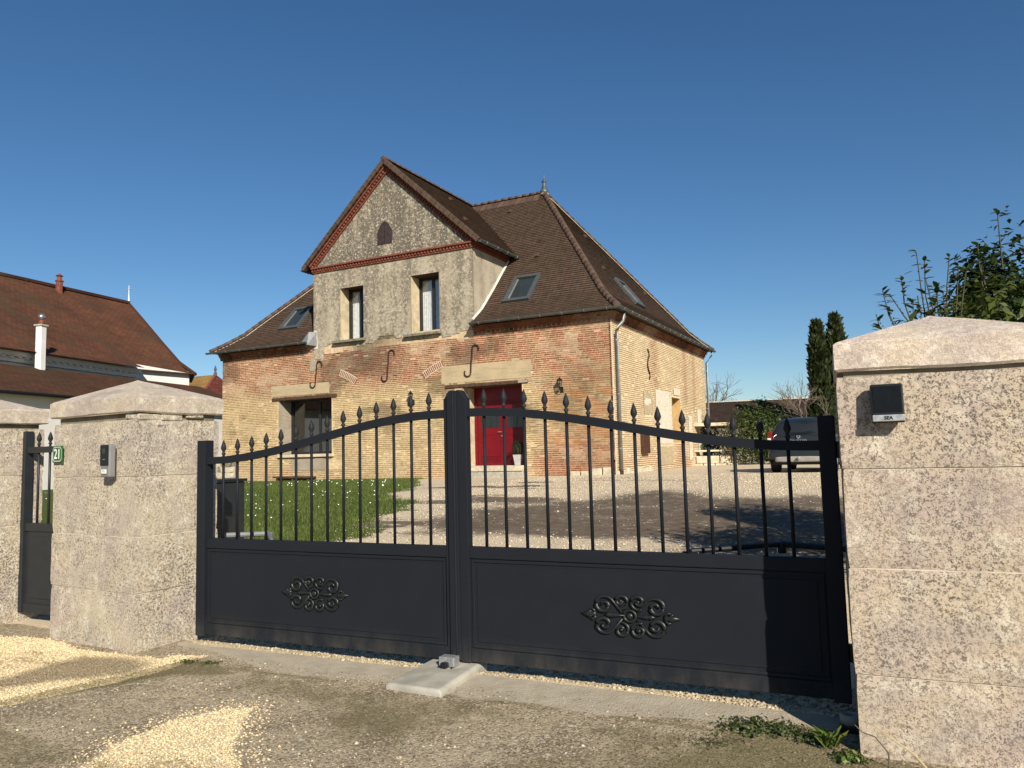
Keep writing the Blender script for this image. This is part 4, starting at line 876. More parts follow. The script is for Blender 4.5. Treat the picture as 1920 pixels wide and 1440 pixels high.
def join_leaves(name, parts, parent=None, mat='leaf', label=None):
    V = []; Fc = []; C = []; k = 0
    for v, f, c in parts: V.append(v); Fc.append(f+k); C.append(c); k += len(v)
    return link(name, npmesh(name, np.concatenate(V), np.concatenate(Fc), mat, np.concatenate(C)), parent)
join_leaves('foliage', [leaves(1500, (0,0,.60), (.24,.24,.25), .035, (.012,.03,.012), (.03,.06,.02), .7, seed=3)], pt)
mb = MB(); mb.tube([(0,0,.34),(0,0,.6)], .02, 6); mb.build('stem', 'bark', pt)

# ------------------------------------------------------------------ stone pillars
def pillar(name, corner, yaw, w_, d_, h_, courses, mat, side, label, capz, capm='cap', gap=.007, base=-.25, e=.03):
    """corner = front corner next to the gate; local x runs along the front face, y backwards; side=-1: body lies left of the corner"""
    P = empty(name, (corner[0], corner[1], 0), yaw, label, 'pillar', 'stone gate pillars')
    x0, x1 = (-w_, 0) if side < 0 else (0, w_); zs = [base]+courses+[h_]
    for k in range(len(zs)-1):
        z0, z1 = zs[k], zs[k+1]; f0 = .004*(k % 2); cut = random.uniform(.45, .62)*(x1-x0)+x0
        mb = MB(); nx_, nz_ = 14, 8; 
        # one course: a slab with slightly uneven faces
        def ring(z, e):
            pts = []
            for i in range(nx_): pts.append((x0-e+(x1-x0+2*e)*i/nx_, -e))
            for i in range(nx_): pts.append((x1+e, -e+(d_+2*e)*i/nx_))
            for i in range(nx_): pts.append((x1+e-(x1-x0+2*e)*i/nx_, d_+e))
            for i in range(nx_): pts.append((x0-e, d_+e-(d_+2*e)*i/nx_))
            out = []
            for i, (x, y) in enumerate(pts):
                a_ = .005*(float(fbm(x*3+k*5+corner[0], z*3+y*3))-.5)*2; cx_, cy_ = (x0+x1)/2, d_/2; L_ = sqrt((x-cx_)**2+(y-cy_)**2)
                out.append((x+(x-cx_)/L_*a_, y+(y-cy_)/L_*a_, z))
            return out
        lv = [z0+gap/2+(z1-z0-gap)*j/nz_ for j in range(nz_+1)]; vs = []; n4 = nx_*4
        for j, z in enumerate(lv): vs += ring(z, f0-(.004 if j in (0, nz_) else 0))
        fs = [(j*n4+i, j*n4+(i+1) % n4, (j+1)*n4+(i+1) % n4, (j+1)*n4+i) for j in range(nz_) for i in range(n4)]+[tuple(range(n4))[::-1], tuple(nz_*n4+i for i in range(n4))]
        mb.add(vs, fs); mb.build('stone_block', mat, P)
    mb = MB(); mb.box(x0+.006, x1-.006, .006, d_-.006, base, h_-.005); mb.build('joint_mortar', plain('pillar_joint', (.36,.29,.2), .95) if False else 'mortarline', P)
    z0, z1, zp = capz; mb = MB(); n = 10; R_ = lambda z, e_: [(x0-e_, -e_, z), (x1+e_, -e_, z), (x1+e_, d_+e_, z), (x0-e_, d_+e_, z)]
    vs = []
    def edgepts(z, e_, wob):
        c4 = R_(z, e_); o = []
        for i in range(4):
            a_, b2 = Vector(c4[i]), Vector(c4[(i+1) % 4])
            for k in range(n): p = a_.lerp(b2, k/n); q = wob*(float(fbm(p.x*4+z*9+corner[0], p.y*4+z*5))-.5)*2; o.append((p.x, p.y, z+q))
        return o
    for (z, e_, wob) in ((z0, e-.012, .010), (z0+.012, e, .008), (z1-.015, e, .006), (z1, e-.02, .006)): vs += edgepts(z, e_, wob)
    n4 = 4*n; fs = [(j*n4+i, j*n4+(i+1) % n4, (j+1)*n4+(i+1) % n4, (j+1)*n4+i) for j in range(3) for i in range(n4)]
    # rounded pyramid top
    cx_, cy_ = (x0+x1)/2, d_/2
    for q in (.35, .7, .93):
        base_ = vs[3*n4:4*n4]; vs += [(x+(cx_-x)*q, y+(cy_-y)*q, z+(zp-z1)*(q if q < .9 else .91)+.006*(float(fbm(x*6+q*9, y*6))-.5)) for x, y, z in base_]
    fs += [(j*n4+i, j*n4+(i+1) % n4, (j+1)*n4+(i+1) % n4, (j+1)*n4+i) for j in range(3, 6) for i in range(n4)]; vs.append((cx_, cy_, zp)); fs += [(6*n4+i, 6*n4+(i+1) % n4, len(vs)-1) for i in range(n4)]
    fs.append(tuple(range(n4))[::-1]); mb.add(vs, fs); c = mb.build('cap_stone', capm, P); return P
pillL = pillar('gate_pillar', (-2.83, 5.72), radians(-31), 1.12, .72, 1.72, [.42, .835, 1.285], 'stone', -1, 'stone gate pillar with the green number plate, its cap cracked underneath', (1.765, 1.905, 2.075))
pillF = pillar('gate_pillar', (-4.76, 6.50), radians(-31), 1.0, .72, 1.725, [.40, .85, 1.30], 'stone', -1, 'stone gate pillar at the left picture edge, left of the small wicket', (1.765, 1.90, 2.06))
pillR = pillar('gate_pillar', (1.558, 3.635), radians(-22.5), .92, .82, 1.715, [.33, .815, 1.275], 'stone_near', 1, 'large near stone gate pillar carrying the black keypad', (1.735, 1.885, 2.035), 'capnear', e=.008)
# broken bedding mortar under the left cap
def chunk(mb, x, y, z, s, sy_, sz_):
    mb.obox(Matrix.Translation((x, y, z)) @ Matrix.Rotation(random.uniform(-.2, .2), 4, 'Y') @ Matrix.Rotation(random.uniform(-.15, .15), 4, 'Z'), s, sy_, sz_)
for (f, x, s, z, h_) in ((1, .10, .20, 1.742, .05), (1, .29, .19, 1.735, .065), (1, .50, .16, 1.744, .035), (1, .22, .14, 1.69, .03)):
    mb = MB(); chunk(mb, x if f == 0 else -.07, .05 if f == 0 else x, z, s if f == 0 else .16, .16 if f == 0 else s, h_); mb.build('bedding_mortar', 'stone', pillL, bevel=.012)
mb = MB(); mb.box(-1.08, -.02, .02, .7, 1.715, 1.762); mb.build('bed_core', 'sill', pillL)
mb = MB(); mb.box(.03, .89, .03, .79, 1.71, 1.74); mb.build('bed_core', 'sill', pillR); mb = MB(); mb.box(-.97, -.03, .03, .69, 1.72, 1.762); mb.build('bed_core', 'sill', pillF)
# lime repair on the left pillar front, dirt-free square where an old box hung
# number plate
def on(parent, name, label, cat, loc, rz=0):
    mw = Matrix.Translation(parent.location) @ Matrix.Rotation(parent.rotation_euler[2], 4, 'Z'); p = mw @ Vector(loc); return empty(name, p, parent.rotation_euler[2]+rz, label, cat)
nb = on(pillL, 'house_number_plate', 'small green enamel house number plate reading 21', 'sign', (-1.015, -.026, 1.475))
def octa(w_, h_, c_): return [(-w_/2+c_, -h_/2), (w_/2-c_, -h_/2), (w_/2, -h_/2+c_), (w_/2, h_/2-c_), (w_/2-c_, h_/2), (-w_/2+c_, h_/2), (-w_/2, h_/2-c_), (-w_/2, -h_/2+c_)]
MB().box(-.073, .073, -.008, 0, -.067, .067).build('plate', 'green', nb, bevel=.004)
fr_ = MB(); O = octa(.128, .118, .02); I_ = octa(.119, .109, .018); fr_.add([(x, -.0095, z) for x, z in O+I_], [(i, (i+1) % 8, (i+1) % 8+8, i+8) for i in range(8)]); fr_.build('border_line', 'enamel', nb)
t = link('digits', text_mesh('21', .115, 'enamel', .001, .0016), nb, (0, -.0095, -.002), (pi/2, 0, 0)); t.scale = (.85, 1, 1)
# video doorbell
db = on(pillL, 'video_doorbell', 'black and grey video doorbell on the left gate pillar', 'doorbell', (-.26, -.032, 1.41))
MB().box(-.058, .058, -.055, 0, -.125, .125).build('housing', 'grey', db, bevel=.012)
fp = MB(); fp.box(-.052, .052, -.062, -.0555, -.035, .12); fp.build('front_glass', 'black', db, bevel=.006)
MB().add([(.024*cos(k*pi/8), -.0635, .075+.024*sin(k*pi/8)) for k in range(16)], [tuple(range(16))]).build('lens', 'darkglass', db)
MB().box(-.012, .012, -.064, -.0625, .008, .013).build('status_mark', 'galv', db)
MB().box(-.032, .032, -.064, -.0555, -.098, -.064).build('call_button', 'enamel', db, bevel=.010)
bell = MB(); bell.tube([(.011*cos(a_), -.0655, -.081+.008*sin(a_)) for a_ in np.linspace(.3, 2.84, 8)], .0016, 4); bell.build('button_symbol', 'grey', db)
# keypad on the right pillar
kp = on(pillR, 'gate_keypad', 'black and silver access keypad lettered SEA on the near pillar', 'keypad', (.205, -.03, 1.575))
MB().add([(-.068,-.058,-.09),(.068,-.058,-.09),(.068,0,-.078),(-.068,0,-.078),(-.068,-.048,.09),(.068,-.048,.09),(.068,0,.09),(-.068,0,.09)], [(0,3,2,1),(4,5,6,7),(0,1,5,4),(1,2,6,5),(2,3,7,6),(3,0,4,7)]).build('housing', 'black', kp, bevel=.006)
MB().add([(-.058,-.0585,-.04),(.058,-.0585,-.04),(.058,-.0535,.08),(-.058,-.0535,.08)], [(0,1,2,3)]).build('screen', 'screen', kp)
MB().box(-.066, .066, -.064, -.052, -.082, -.052).build('silver_strip', 'galv', kp, bevel=.003)
link('lettering', text_mesh('SEA', .022, 'black', .0006, .0006), kp, (0, -.0652, -.067), (pi/2, 0, 0))

# ------------------------------------------------------------------ double gate
def rail_z(x): return 1.39+.275*(.5-.5*cos(pi*min(max(x, 0), 1)))
def scroll(mb, c, R, a0, turns, sgn, r=.011, flip=1, tail=None):
    r *= 1.12
    pts = []; n = 26
    for k in range(n+1):
        q = k/n; a = a0+sgn*turns*2*pi*q; rr = R*(1-.80*q); pts.append((c[0]+rr*cos(a), 0, c[1]+rr*sin(a)))
    if tail: pts = [(tail[0], 0, tail[1])]+pts
    rs = [r*(.75+.5*sin(pi*k/(len(pts)-1))) for k in range(len(pts))]; mb.tube(pts, rs, 6)
def ornament(parent, t, z, y):
    o = empty('ornament'); o.parent = parent; o.location = (t, y, z); o.scale = (1.02, .75, .90)
    for sx in (-1, 1):
        for sz in (-1, 1):
            mb = MB(); scroll(mb, (sx*.052, sz*.092), .052, pi/2*(-sz)+(.4*sx*sz), 1.35, -sx*sz, .0085); mb.build('scroll', 'castiron', o, True)
            mb = MB(); scroll(mb, (sx*.155, sz*.062), .062, (pi/2*sz+sx*sz*.9) if False else (pi/2+.9*sx if sz > 0 else -pi/2-.9*sx), 1.4, -sx*sz, .0095, tail=(sx*.045, sz*.02)); mb.build('scroll', 'castiron', o, True)
            mb = MB(); mb.lathe([(.012, 0), (.010, .008), (.004, .012)], 8); q = mb.build('bead', 'castiron', o, True); q.rotation_euler = (pi/2, 0, 0); q.location = (sx*.052, 0, sz*.092)
        mb = MB(); mb.tube([(sx*.03, 0, 0), (sx*.07, 0, 0), (sx*.10, 0, 0), (sx*.118, 0, 0), (sx*.125, 0, 0), (sx*.135, 0, 0), (sx*.15, 0, 0)], [.006, .008, .016, .012, .017, .012, .005], 8); mb.build('spear', 'castiron', o, True)
        mb = MB(); mb.tube([(sx*.20, 0, 0), (sx*.215, 0, 0), (sx*.23, 0, 0), (sx*.245, 0, 0), (sx*.262, 0, 0), (sx*.295, 0, 0)], [.008, .022, .012, .022, .017, .002], 8)
        for sz in (-1, 1): mb.tube([(sx*.205, 0, sz*.012), (sx*.225, 0, sz*.034), (sx*.24, 0, sz*.028)], [.009, .010, .006], 6); mb.tube([(sx*.232, 0, sz*.010), (sx*.252, 0, sz*.026)], [.009, .005], 6)
        mb.build('leaf_tip', 'castiron', o, True)
    mb = MB(); mb.tube([(.036*cos(a_), 0, .036*sin(a_)) for a_ in np.linspace(0, 2*pi, 21)], .0095, 7, False); mb.build('boss_ring', 'castiron', o, True)
    mb = MB(); mb.lathe([(.022, 0), (.019, .010), (.008, .016), (.001, .017)], 10); q = mb.build('boss', 'castiron', o, True); q.rotation_euler = (pi/2, 0, 0)
    return o
tip = MB().lathe([(.010, 0), (.010, .012), (.016, .018), (.016, .025), (.010, .03), (.009, .038), (.019, .055), (.0215, .066), (.018, .082), (.010, .108), (.001, .128)], 12).mesh('spear_tip', 'gate', True)
def leaf(name, t0, t1, hinge, label, bars):
    """t0..t1 along the gate line; hinge = -1 hinged at t0, +1 at t1"""
    g = empty(name, gw(0, 0), GYAW, label, 'gate', 'leaves of the double gate'); y0, y1 = -.025, .025; bz, mz = .06, .79
    hs, ms = (t0, t1) if hinge < 0 else (t1, t0); s_ = -hinge
    a0, a1 = sorted((hs, hs+s_*.085)); MB().box(a0, a1, -.045, .045, .05, 1.55).build('hinge_stile', 'gate', g, bevel=.005)
    a0_, a1_ = sorted((ms, ms-s_*.075)); mid_hi = 1.82
    q = [(a0_, .06), (a1_, .06), (a1_, 1.818 if hinge < 0 else 1.765), (a0_, 1.765 if hinge < 0 else 1.818)]
    sh = [(ms-s_*.075*k/8, 1.818-.055*sm(k/8, .35, 1.)) for k in range(9)]; poly = [(ms-s_*.075, .055), (ms, .055)]+[(float(x), float(z)) for x, z in sh]
    if hinge > 0: poly = poly[::-1]
    MB().prism(poly, -.030, .030).build('meeting_stile', 'gate', g, bevel=.004)
    i0, i1 = (a1, a0_) if hinge < 0 else (a1_, a0)
    rl = MB(); n = 30; vs = []; fs = []; h_ = .027
    for k in range(n+1):
        t = i0+(i1-i0)*k/n; x = (t-(-2.2))/2.15 if hinge < 0 else (2.29-t)/2.15; z = rail_z(x)
        vs += [(t, y0, z-h_), (t, y1, z-h_), (t, y1, z+h_), (t, y0, z+h_)]
    for k in range(n):
        o_ = k*4; fs += [(o_+j, o_+4+j, o_+4+(j+1) % 4, o_+(j+1) % 4) for j in range(4)]
    rl.add(vs, [f[::-1] for f in fs]).build('curved_rail', 'gate', g)
    MB().box(i0, i1, y0, y1, mz-.075, mz).build('mid_rail', 'gate', g, bevel=.004)
    MB().box(i0, i1, y0, y1, bz, bz+.085).build('bottom_rail', 'gate', g, bevel=.004)
    MB().box(i0, i1, -.014, .014, bz+.085, mz-.075).build('panel', 'gate', g)
    p0, p1, q0, q1 = i0+.03, i1-.03, bz+.105, mz-.095
    for (x0, x1, z0, z1) in ((i0+.012, i1-.012, bz+.09, bz+.108), (i0+.012, i1-.012, mz-.10, mz-.08), (i0+.012, i0+.03, bz+.108, mz-.10), (i1-.03, i1-.012, bz+.108, mz-.10)):
        MB().box(x0, x1, -.021, -.0145, z0, z1).build('panel_moulding', 'gate', g, bevel=.003)
    MB().box(i0+.05, i1-.05, -.0195, -.0145, bz+.128, mz-.12).build('raised_field', 'gate', g, bevel=.004)
    for t in bars:
        x = (t-(-2.2))/2.15 if hinge < 0 else (2.29-t)/2.15; zr = rail_z(x)
        b = MB(); b.tube([(t, 0, mz-.01), (t, 0, zr+.028)], .0105, 10); b = b.build('bar', 'gate', g, True)
        link('spear_tip', tip, b, (t, 0, zr+.0275))
    return g
bl_ = [-.175-.1435*k for k in range(14)]; br_ = [.245+.1443*k for k in range(14)]
gL = leaf('gate_leaf', -2.275, .030, -1, 'left leaf of the dark grey metal driveway gate', bl_); gR = leaf('gate_leaf', .052, 2.365, 1, 'right leaf of the dark grey metal driveway gate, half shaded', br_)
MB().box(-.012, .060, -.047, -.031, .07, 1.80).build('cover_strip', 'gate', gR, bevel=.004)
MB().box(.037, .045, -.055, -.048, .07, 1.81).build('seal_bead', 'gatefar', gR)
ornament(gL, -1.135, .425, -.028); ornament(gR, 1.19, .418, -.028)
for g, t in ((gL, -2.285), (gR, 2.375)):
    for z in (.25, 1.32): MB().lathe([(.02, 0), (.02, .09)], 10, (t, .02, z)).build('hinge', 'black', g)
# gate openers with folding arms
def opener(t_p, t_a, t_m, label, mat, z):
    g = empty('gate_opener', gw(0, 0), GYAW, label, 'gate opener', 'electric gate openers')
    MB().box(t_p-.09, t_p+.09, .14, .30, z-.22, z+.0).build('motor_box', mat, g, bevel=.02)
    MB().obox(Matrix.Translation(((t_p+t_m)/2, .33, z+.02)) @ Matrix.Rotation(atan2(.14, t_m-t_p), 4, 'Z'), abs(t_m-t_p)+.06, .05, .03); 
    a = MB(); a.tube([(t_p, .22, z+.03), (t_m, .40, z+.03)], .020, 8); a.build('drive_arm', mat, g); b = MB(); b.tube([(t_m, .40, z+.03), (t_a, .05, z+.02)], .017, 8); b.build('follow_arm', mat, g)
    MB().lathe([(.03, 0), (.03, .06)], 10, (t_m, .40, z-.02)).build('elbow', mat, g)
    MB().box(t_a-.05, t_a+.05, .027, .08, z-.05, z+.02).build('leaf_bracket', mat, g, bevel=.006)
opener(2.46, 1.55, 2.02, 'black folding arm gate opener behind the right leaf', 'black', .775)
opener(-2.25, -1.60, -1.95, 'grey folding arm gate opener behind the left leaf', 'grey', .755)
# dark cabinet inside the gate, behind the left pillar
cb = empty('garden_cabinet', gw(-3.97, 1.25, .0), GYAW, 'black and grey cabinet standing inside the gate beside the lawn', 'cabinet')
MB().box(-.55, .45, 0, .5, -.1, 1.16).build('body', 'frame', cb, bevel=.01); MB().box(-.30, -.02, -.02, 0, .1, 1.1).build('door', 'grey', cb, bevel=.006); MB().box(.02, .30, -.02, 0, .1, 1.1).build('door', 'grey', cb, bevel=.006); MB().box(-.57, .47, -.03, .52, 1.16, 1.19).build('top', 'black', cb, bevel=.005)
# wicket at the far left, set in the same line
wk = empty('wicket_gate', gw(0, .02), GYAW, 'narrow dark grey wicket gate left of the numbered pillar', 'gate')
wt0, wt1 = -4.52, -3.45
MB().box(wt0, wt0+.085, -.04, .04, .08, 1.70).build('hinge_stile', 'gatefar', wk, bevel=.005); MB().box(wt1-.085, wt1, -.04, .04, .08, 1.70).build('latch_stile', 'gatefar', wk, bevel=.005)
MB().box(wt0+.085, wt1-.085, -.025, .025, 1.50, 1.555).build('top_rail', 'gatefar', wk); MB().box(wt0+.085, wt1-.085, -.025, .025, .08, .16).build('bottom_rail', 'gatefar', wk); MB().box(wt0+.085, wt1-.085, -.025, .025, .80, .87).build('mid_rail', 'gatefar', wk)
MB().box(wt0+.085, wt1-.085, -.012, .012, .16, .80).build('panel', 'gatefar', wk); MB().box(wt0+.16, wt1-.16, -.02, -.0125, .21, .75).build('raised_field', 'gatefar', wk, bevel=.004)
for k in range(6):
    t = wt0+.085+.155*(k+1)-.02; b = MB(); b.tube([(t, 0, .86), (t, 0, 1.56)], .011, 8); b = b.build('bar', 'gatefar', wk, True); o = link('spear_tip', tip, b, (t, 0, 1.56))
MB().lathe([(.03, 0), (.035, .02), (.012, .05)], 10, (wt0+.50, -.03, .37)).build('ornament_boss', 'gatefar', wk)
# floor stop on its concrete slab
fs_ = empty('gate_stop', gw(.01, -.2, .0), GYAW, 'concrete slab with galvanised gate stop below the meeting stiles', 'gate stop')
mb = MB(); mb.add([(-.21,-.32,.018),(.19,-.34,.022),(.17,.30,.03),(-.20,.30,.03),(-.20,-.31,.034),(.17,-.33,.038),(.155,.29,.05),(-.185,.29,.05),(-.21,-.32,-.1),(.19,-.34,-.1),(.17,.30,-.1),(-.20,.30,-.1)], [(4,5,6,7),(0,1,5,4),(1,2,6,5),(2,3,7,6),(3,0,4,7),(8,9,1,0),(9,10,2,1),(10,11,3,2),(11,8,0,3)]); mb.build('slab', 'concrete', fs_, bevel=.01)
hood = MB(); n = 7; vs = []
for x in (-.055, .055):
    for k in range(n): a_ = pi*k/(n-1)*.55; vs.append((x, .12-.05*sin(a_)*1.5, .052+.06*(1-0)*max(0, cos(a_*1.0)) if k else .115))
MB().box(-.055, .055, .055, .063, .05, .108).box(-.055, .055, .063, .13, .10, .108).box(-.055, -.048, .063, .13, .05, .10).box(.048, .055, .063, .13, .05, .10).build('stop_hood', 'galv', fs_, bevel=.004)
MB().box(-.024, .022, .015, .054, .05, .083).build('rubber_block', 'black', fs_, bevel=.008)
for x in (-.045, .05): MB().lathe([(.007, 0), (.006, .006)], 8, (x, .035, .051)).build('bolt', 'black', fs_)
# pivot block at the foot of the right pillar
pv_ = empty('pivot_block', gw(2.36, -.24, -.03), GYAW, 'small grey pivot ring at the foot of the near pillar', 'fitting')
MB().box(-.05, .05, -.05, .05, 0, .05).build('base', 'black', pv_, bevel=.006); MB().lathe([(.048, .05), (.05, .09), (.044, .095), (.026, .095), (.024, .06)], 14).build('ring', 'concrete', pv_, True)

# ------------------------------------------------------------------ church on the left
ch = empty('church', (0, 0, 0), 0, 'long church with steep red-brown tiled roof and white walls', 'church')
A0 = Vector((-19.8, 39.3, 0)); ad = Vector((1.75, 8.0, 0)).normalized(); ao = Vector((ad.y, -ad.x, 0)); EZ, RDZ = 6.2, 11.35
A1 = Vector((-18.0, 42.2, 0)); A2 = Vector((-20.2, 46.6, 0)); RE = Vector((-24.1, 47.4, 0)); B0 = A0-ad*24; RB = RE-Vector((2.5, 7.6, 0)).normalized()*26
vz = lambda p, z: Vector((p.x, p.y, z))
def roof_strip(name, e0, e1, r0_, r1_, ez, rz_, mat, parent, over=.45, kick=.12):
    mb = MB(); prof = [0, .10, .22, .45, .75, 1.0]; hp = [0, .10-kick*.35, .22-kick*.38, .45-kick*.3, .75-kick*.12, 1]; vs = []
    for t, h_ in zip(prof, hp): vs += [vz(e0.lerp(r0_, t), ez+(rz_-ez)*h_), vz(e1.lerp(r1_, t), ez+(rz_-ez)*h_)]
    mb.add(vs, [(2*i, 2*i+1, 2*i+3, 2*i+2) for i in range(5)]); o = mb.build(name, mat, parent); d = (e1-e0).normalized(); n_ = (vz(r0_, rz_)-vz(e0, ez)); n_ = (n_-d*n_.dot(d)).normalized(); uvmap(o, d, n_); return o
ov = ao*.85
r1 = roof_strip('nave_roof', B0+ov, A0+ov, RB, RE-(RE-RB).normalized()*6.0, EZ, RDZ, 'church_roof', ch)
roof_strip('apse_roof', A0+ao*.3, A1+Vector((.35, .0, 0)), RE-(RE-RB).normalized()*6.0, RE, EZ-.05, RDZ, 'church_roof', ch, kick=.16); roof_strip('apse_roof', A1+Vector((.35, 0, 0)), A2+Vector((.3, .4, 0)), RE, RE+Vector((-.02, .1, 0)), EZ-.05, RDZ, 'church_roof', ch, kick=.16)
mb = MB(); mb.quad(vz(B0, 0), vz(A0, 0), vz(A0, EZ+.30), vz(B0, EZ+.30)); mb.quad(vz(A0, 0), vz(A1, 0), vz(A1, EZ+.02), vz(A0, EZ+.30)); mb.quad(vz(A1, 0), vz(A2, 0), vz(A2, EZ+.05), vz(A1, EZ+.05)); mb.build('nave_wall', 'white', ch)
for k, (o_, z0, z1) in enumerate(((.14, EZ-.62, EZ-.48), (.28, EZ-.45, EZ-.25), (.42, EZ-.22, EZ-.02))):
    mb = MB(); q0, q1 = B0, A0+ad*.3; mb.add([vz(q0, z0), vz(q1, z0), vz(q1+ao*o_, z0), vz(q0+ao*o_, z0), vz(q0, z1), vz(q1, z1), vz(q1+ao*o_, z1), vz(q0+ao*o_, z1)], [(0,1,2,3),(7,6,5,4),(3,2,6,7),(1,5,6,2),(0,3,7,4)]); mb.build('cornice', 'white', ch)
mb = MB()
for k in range(60): p = B0+ad*(.4*k); mb.obox(Matrix.Translation(vz(p+ao*.33, EZ-.24)) @ Matrix.Rotation(atan2(ad.y, ad.x), 4, 'Z'), .16, .18, .12)
tag(mb.build('cornice_modillions', 'white', ch), kind='stuff')
# lean-to aisle
C0 = B0+ao*4.5; C1 = A1+ad*2.5+ao*3.2; ai = roof_strip('aisle_roof', C0, C1, B0, A1+ad*1.0, 4.02, 5.55, 'aisle_roof', ch, kick=0)
mb = MB(); W0, W1_ = C0-ao*.35, C1-ao*.35; mb.quad(vz(W0, 0), vz(W1_, 0), vz(W1_, 4.1), vz(W0, 4.1)); mb.build('aisle_wall', 'white', ch)
mb = MB(); mb.tube([vz(C0, 3.98), vz(C1, 3.98)], .07, 6); mb.build('aisle_gutter', 'black', ch)
chm = MB(); cc = Vector((-20.35, 32.6, 0)); chm.obox(Matrix.Translation(vz(cc, 6.35)) @ Matrix.Rotation(atan2(ad.y, ad.x), 4, 'Z'), .28, .30, 2.0); chm = chm.build('chimney', 'white', ch, bevel=.02)
MB().obox(Matrix.Translation(vz(cc, 7.38)) @ Matrix.Rotation(atan2(ad.y, ad.x), 4, 'Z'), .6, .6, .07); mb = MB(); mb.obox(Matrix.Translation(vz(cc, 7.38)) @ Matrix.Rotation(atan2(ad.y, ad.x), 4, 'Z'), .38, .40, .07); mb.build('chimney_slab', 'concrete', chm)
MB().lathe([(.12, 0), (.10, .2)], 10, (cc.x, cc.y, 7.41)).build('chimney_pot', 'terracotta', chm, True); MB().lathe([(.03, 0), (.12, .05), (.15, .14), (.11, .24), (.02, .28)], 12, (cc.x, cc.y, 7.62)).build('cowl', 'chrome', chm, True)
p = RE.lerp(RB, .205); mb = MB(); mb.lathe([(.2, -.9), (.18, .25), (.22, .28), (.22, .34), (.14, .36), (.12, .55), (.2, .6), (.05, .72)], 8, (p.x+.35, p.y-.1, RDZ)); mb.build('ridge_chimney', 'terracotta', ch)
mb = MB(); mb.tube([vz(RE, RDZ-.1), vz(RE, RDZ+.5), vz(RE, RDZ+1.15)], [.10, .045, .03], 6); mb.tube([vz(RE+Vector((-.28, .1, 0)), RDZ+.9), vz(RE+Vector((.28, -.1, 0)), RDZ+.9)], .03, 6); mb.build('cross', 'cross', ch)
rp = MB(); n = 60
for k in range(n): q = RB.lerp(RE, (k+.5)/n); rp.obox(Matrix.Translation(vz(q, RDZ+.05)) @ Matrix.Rotation(atan2(7.6, 2.5), 4, 'Z'), 26/n-.03, .3, .16)
tag(rp.build('church_ridge_tiles', 'church_roof', ch), kind='stuff')
hp_ = [vz(A1+Vector((.35, 0, 0)), EZ-.05), vz((A1+Vector((.35, 0, 0))).lerp(RE, .22), EZ-.05+(RDZ-EZ+.05)*.159), vz((A1+Vector((.35, 0, 0))).lerp(RE, .45), EZ-.05+(RDZ-EZ+.05)*.402), vz((A1+Vector((.35, 0, 0))).lerp(RE, .75), EZ-.05+(RDZ-EZ+.05)*.73), vz(RE, RDZ)]
mb = MB(); mb.tube(hp_, .10, 6); mb.build('church_hip_ridge', 'brownwood', ch)

# small house with ochre and maroon roof behind
nh = empty('neighbour_house', (-21.4, 46.0, 0), radians(-27), 'small house with ochre tiled roof slope and maroon hip behind the left pillar', 'house')
e0, rz_n = 3.4, 6.95; Lh, Wh = 9.0, 4.2; R0, R1 = Vector((-6.5, Wh, 0)), Vector((0, Wh, 0))
roof_strip('ochre_slope', Vector((-Lh, -.3, 0)), Vector((2.2, -.3, 0)), R0, R1, e0, rz_n, 'ochre_roof', nh, kick=.06)
roof_strip('maroon_hip', Vector((2.2, -.3, 0)), Vector((2.2, 2*Wh+.3, 0)), R1, R1+Vector((0, .05, 0)), e0, rz_n, 'maroon_roof', nh, kick=.06)
roof_strip('rear_slope', Vector((2.2, 2*Wh+.3, 0)), Vector((-Lh, 2*Wh+.3, 0)), R1, R0, e0, rz_n, 'maroon_roof', nh, kick=.06)
MB().box(-Lh+.3, 1.9, 0, 2*Wh, -.5, e0+.1).build('wall', 'creamwall', nh)
mb = MB(); mb.lathe([(.12, 0), (.05, .25), (.1, .32), (.02, .6)], 8, (0, Wh, rz_n)); mb.build('roof_finial', 'zinc', nh); mb = MB(); mb.tube([vz(R1, rz_n), Vector((1.7, -.05*0+.55, e0+.55)), Vector((2.2, -.3, e0))], .10, 6); mb.build('hip_capping', 'terracotta', nh)
# bare climber on that wall
cl = empty('bare_climber', nh.location, radians(-27), 'leafless climbing vine on the cream wall between pillar and brick house', 'vine')
mb = MB()
for k in range(9):
    x = .2+k*.22; mb.tube([(x, -.08, .3), (x+random.uniform(-.3, .3), -.1, 1.4), (x+random.uniform(-.6, .6), -.08, 2.4), (x+random.uniform(-.8, .8), -.08, 3.2)], [.035, .028, .02, .012], 5)
mb.build('vine_stems', 'twig', cl)
# rough garden wall left of the lawn, partly ruined
gwall = empty('garden_wall', gw(-17.95, 15.6, 0), GYAW, 'low rough stone garden wall at the far left of the lawn', 'wall'); zgw = float(zg(-19, 15.6))
MB().box(-12, .2, .05, .4, zgw-.3, zgw+.82).build('wall_core', 'sill', gwall)
SM = []
for k in range(4):
    mb = MB(); mb.box(-.5, .5, -.5, .5, -.5, .5); mb.v = [tuple(np.array(v)*(1+RNG.uniform(-.18, .18, 3))) for v in mb.v]; SM.append(mb.mesh('stone', 'step' if k % 2 else 'sill'))
for r_ in range(5):
    x = -5.6+random.uniform(0, .2)
    while x < .2:
        L_ = random.uniform(.22, .45); o = link('stone', random.choice(SM), gwall, (x+L_/2, .05, zgw+.03+r_*.185)); o.scale = (L_*.95, .2, .175); x += L_

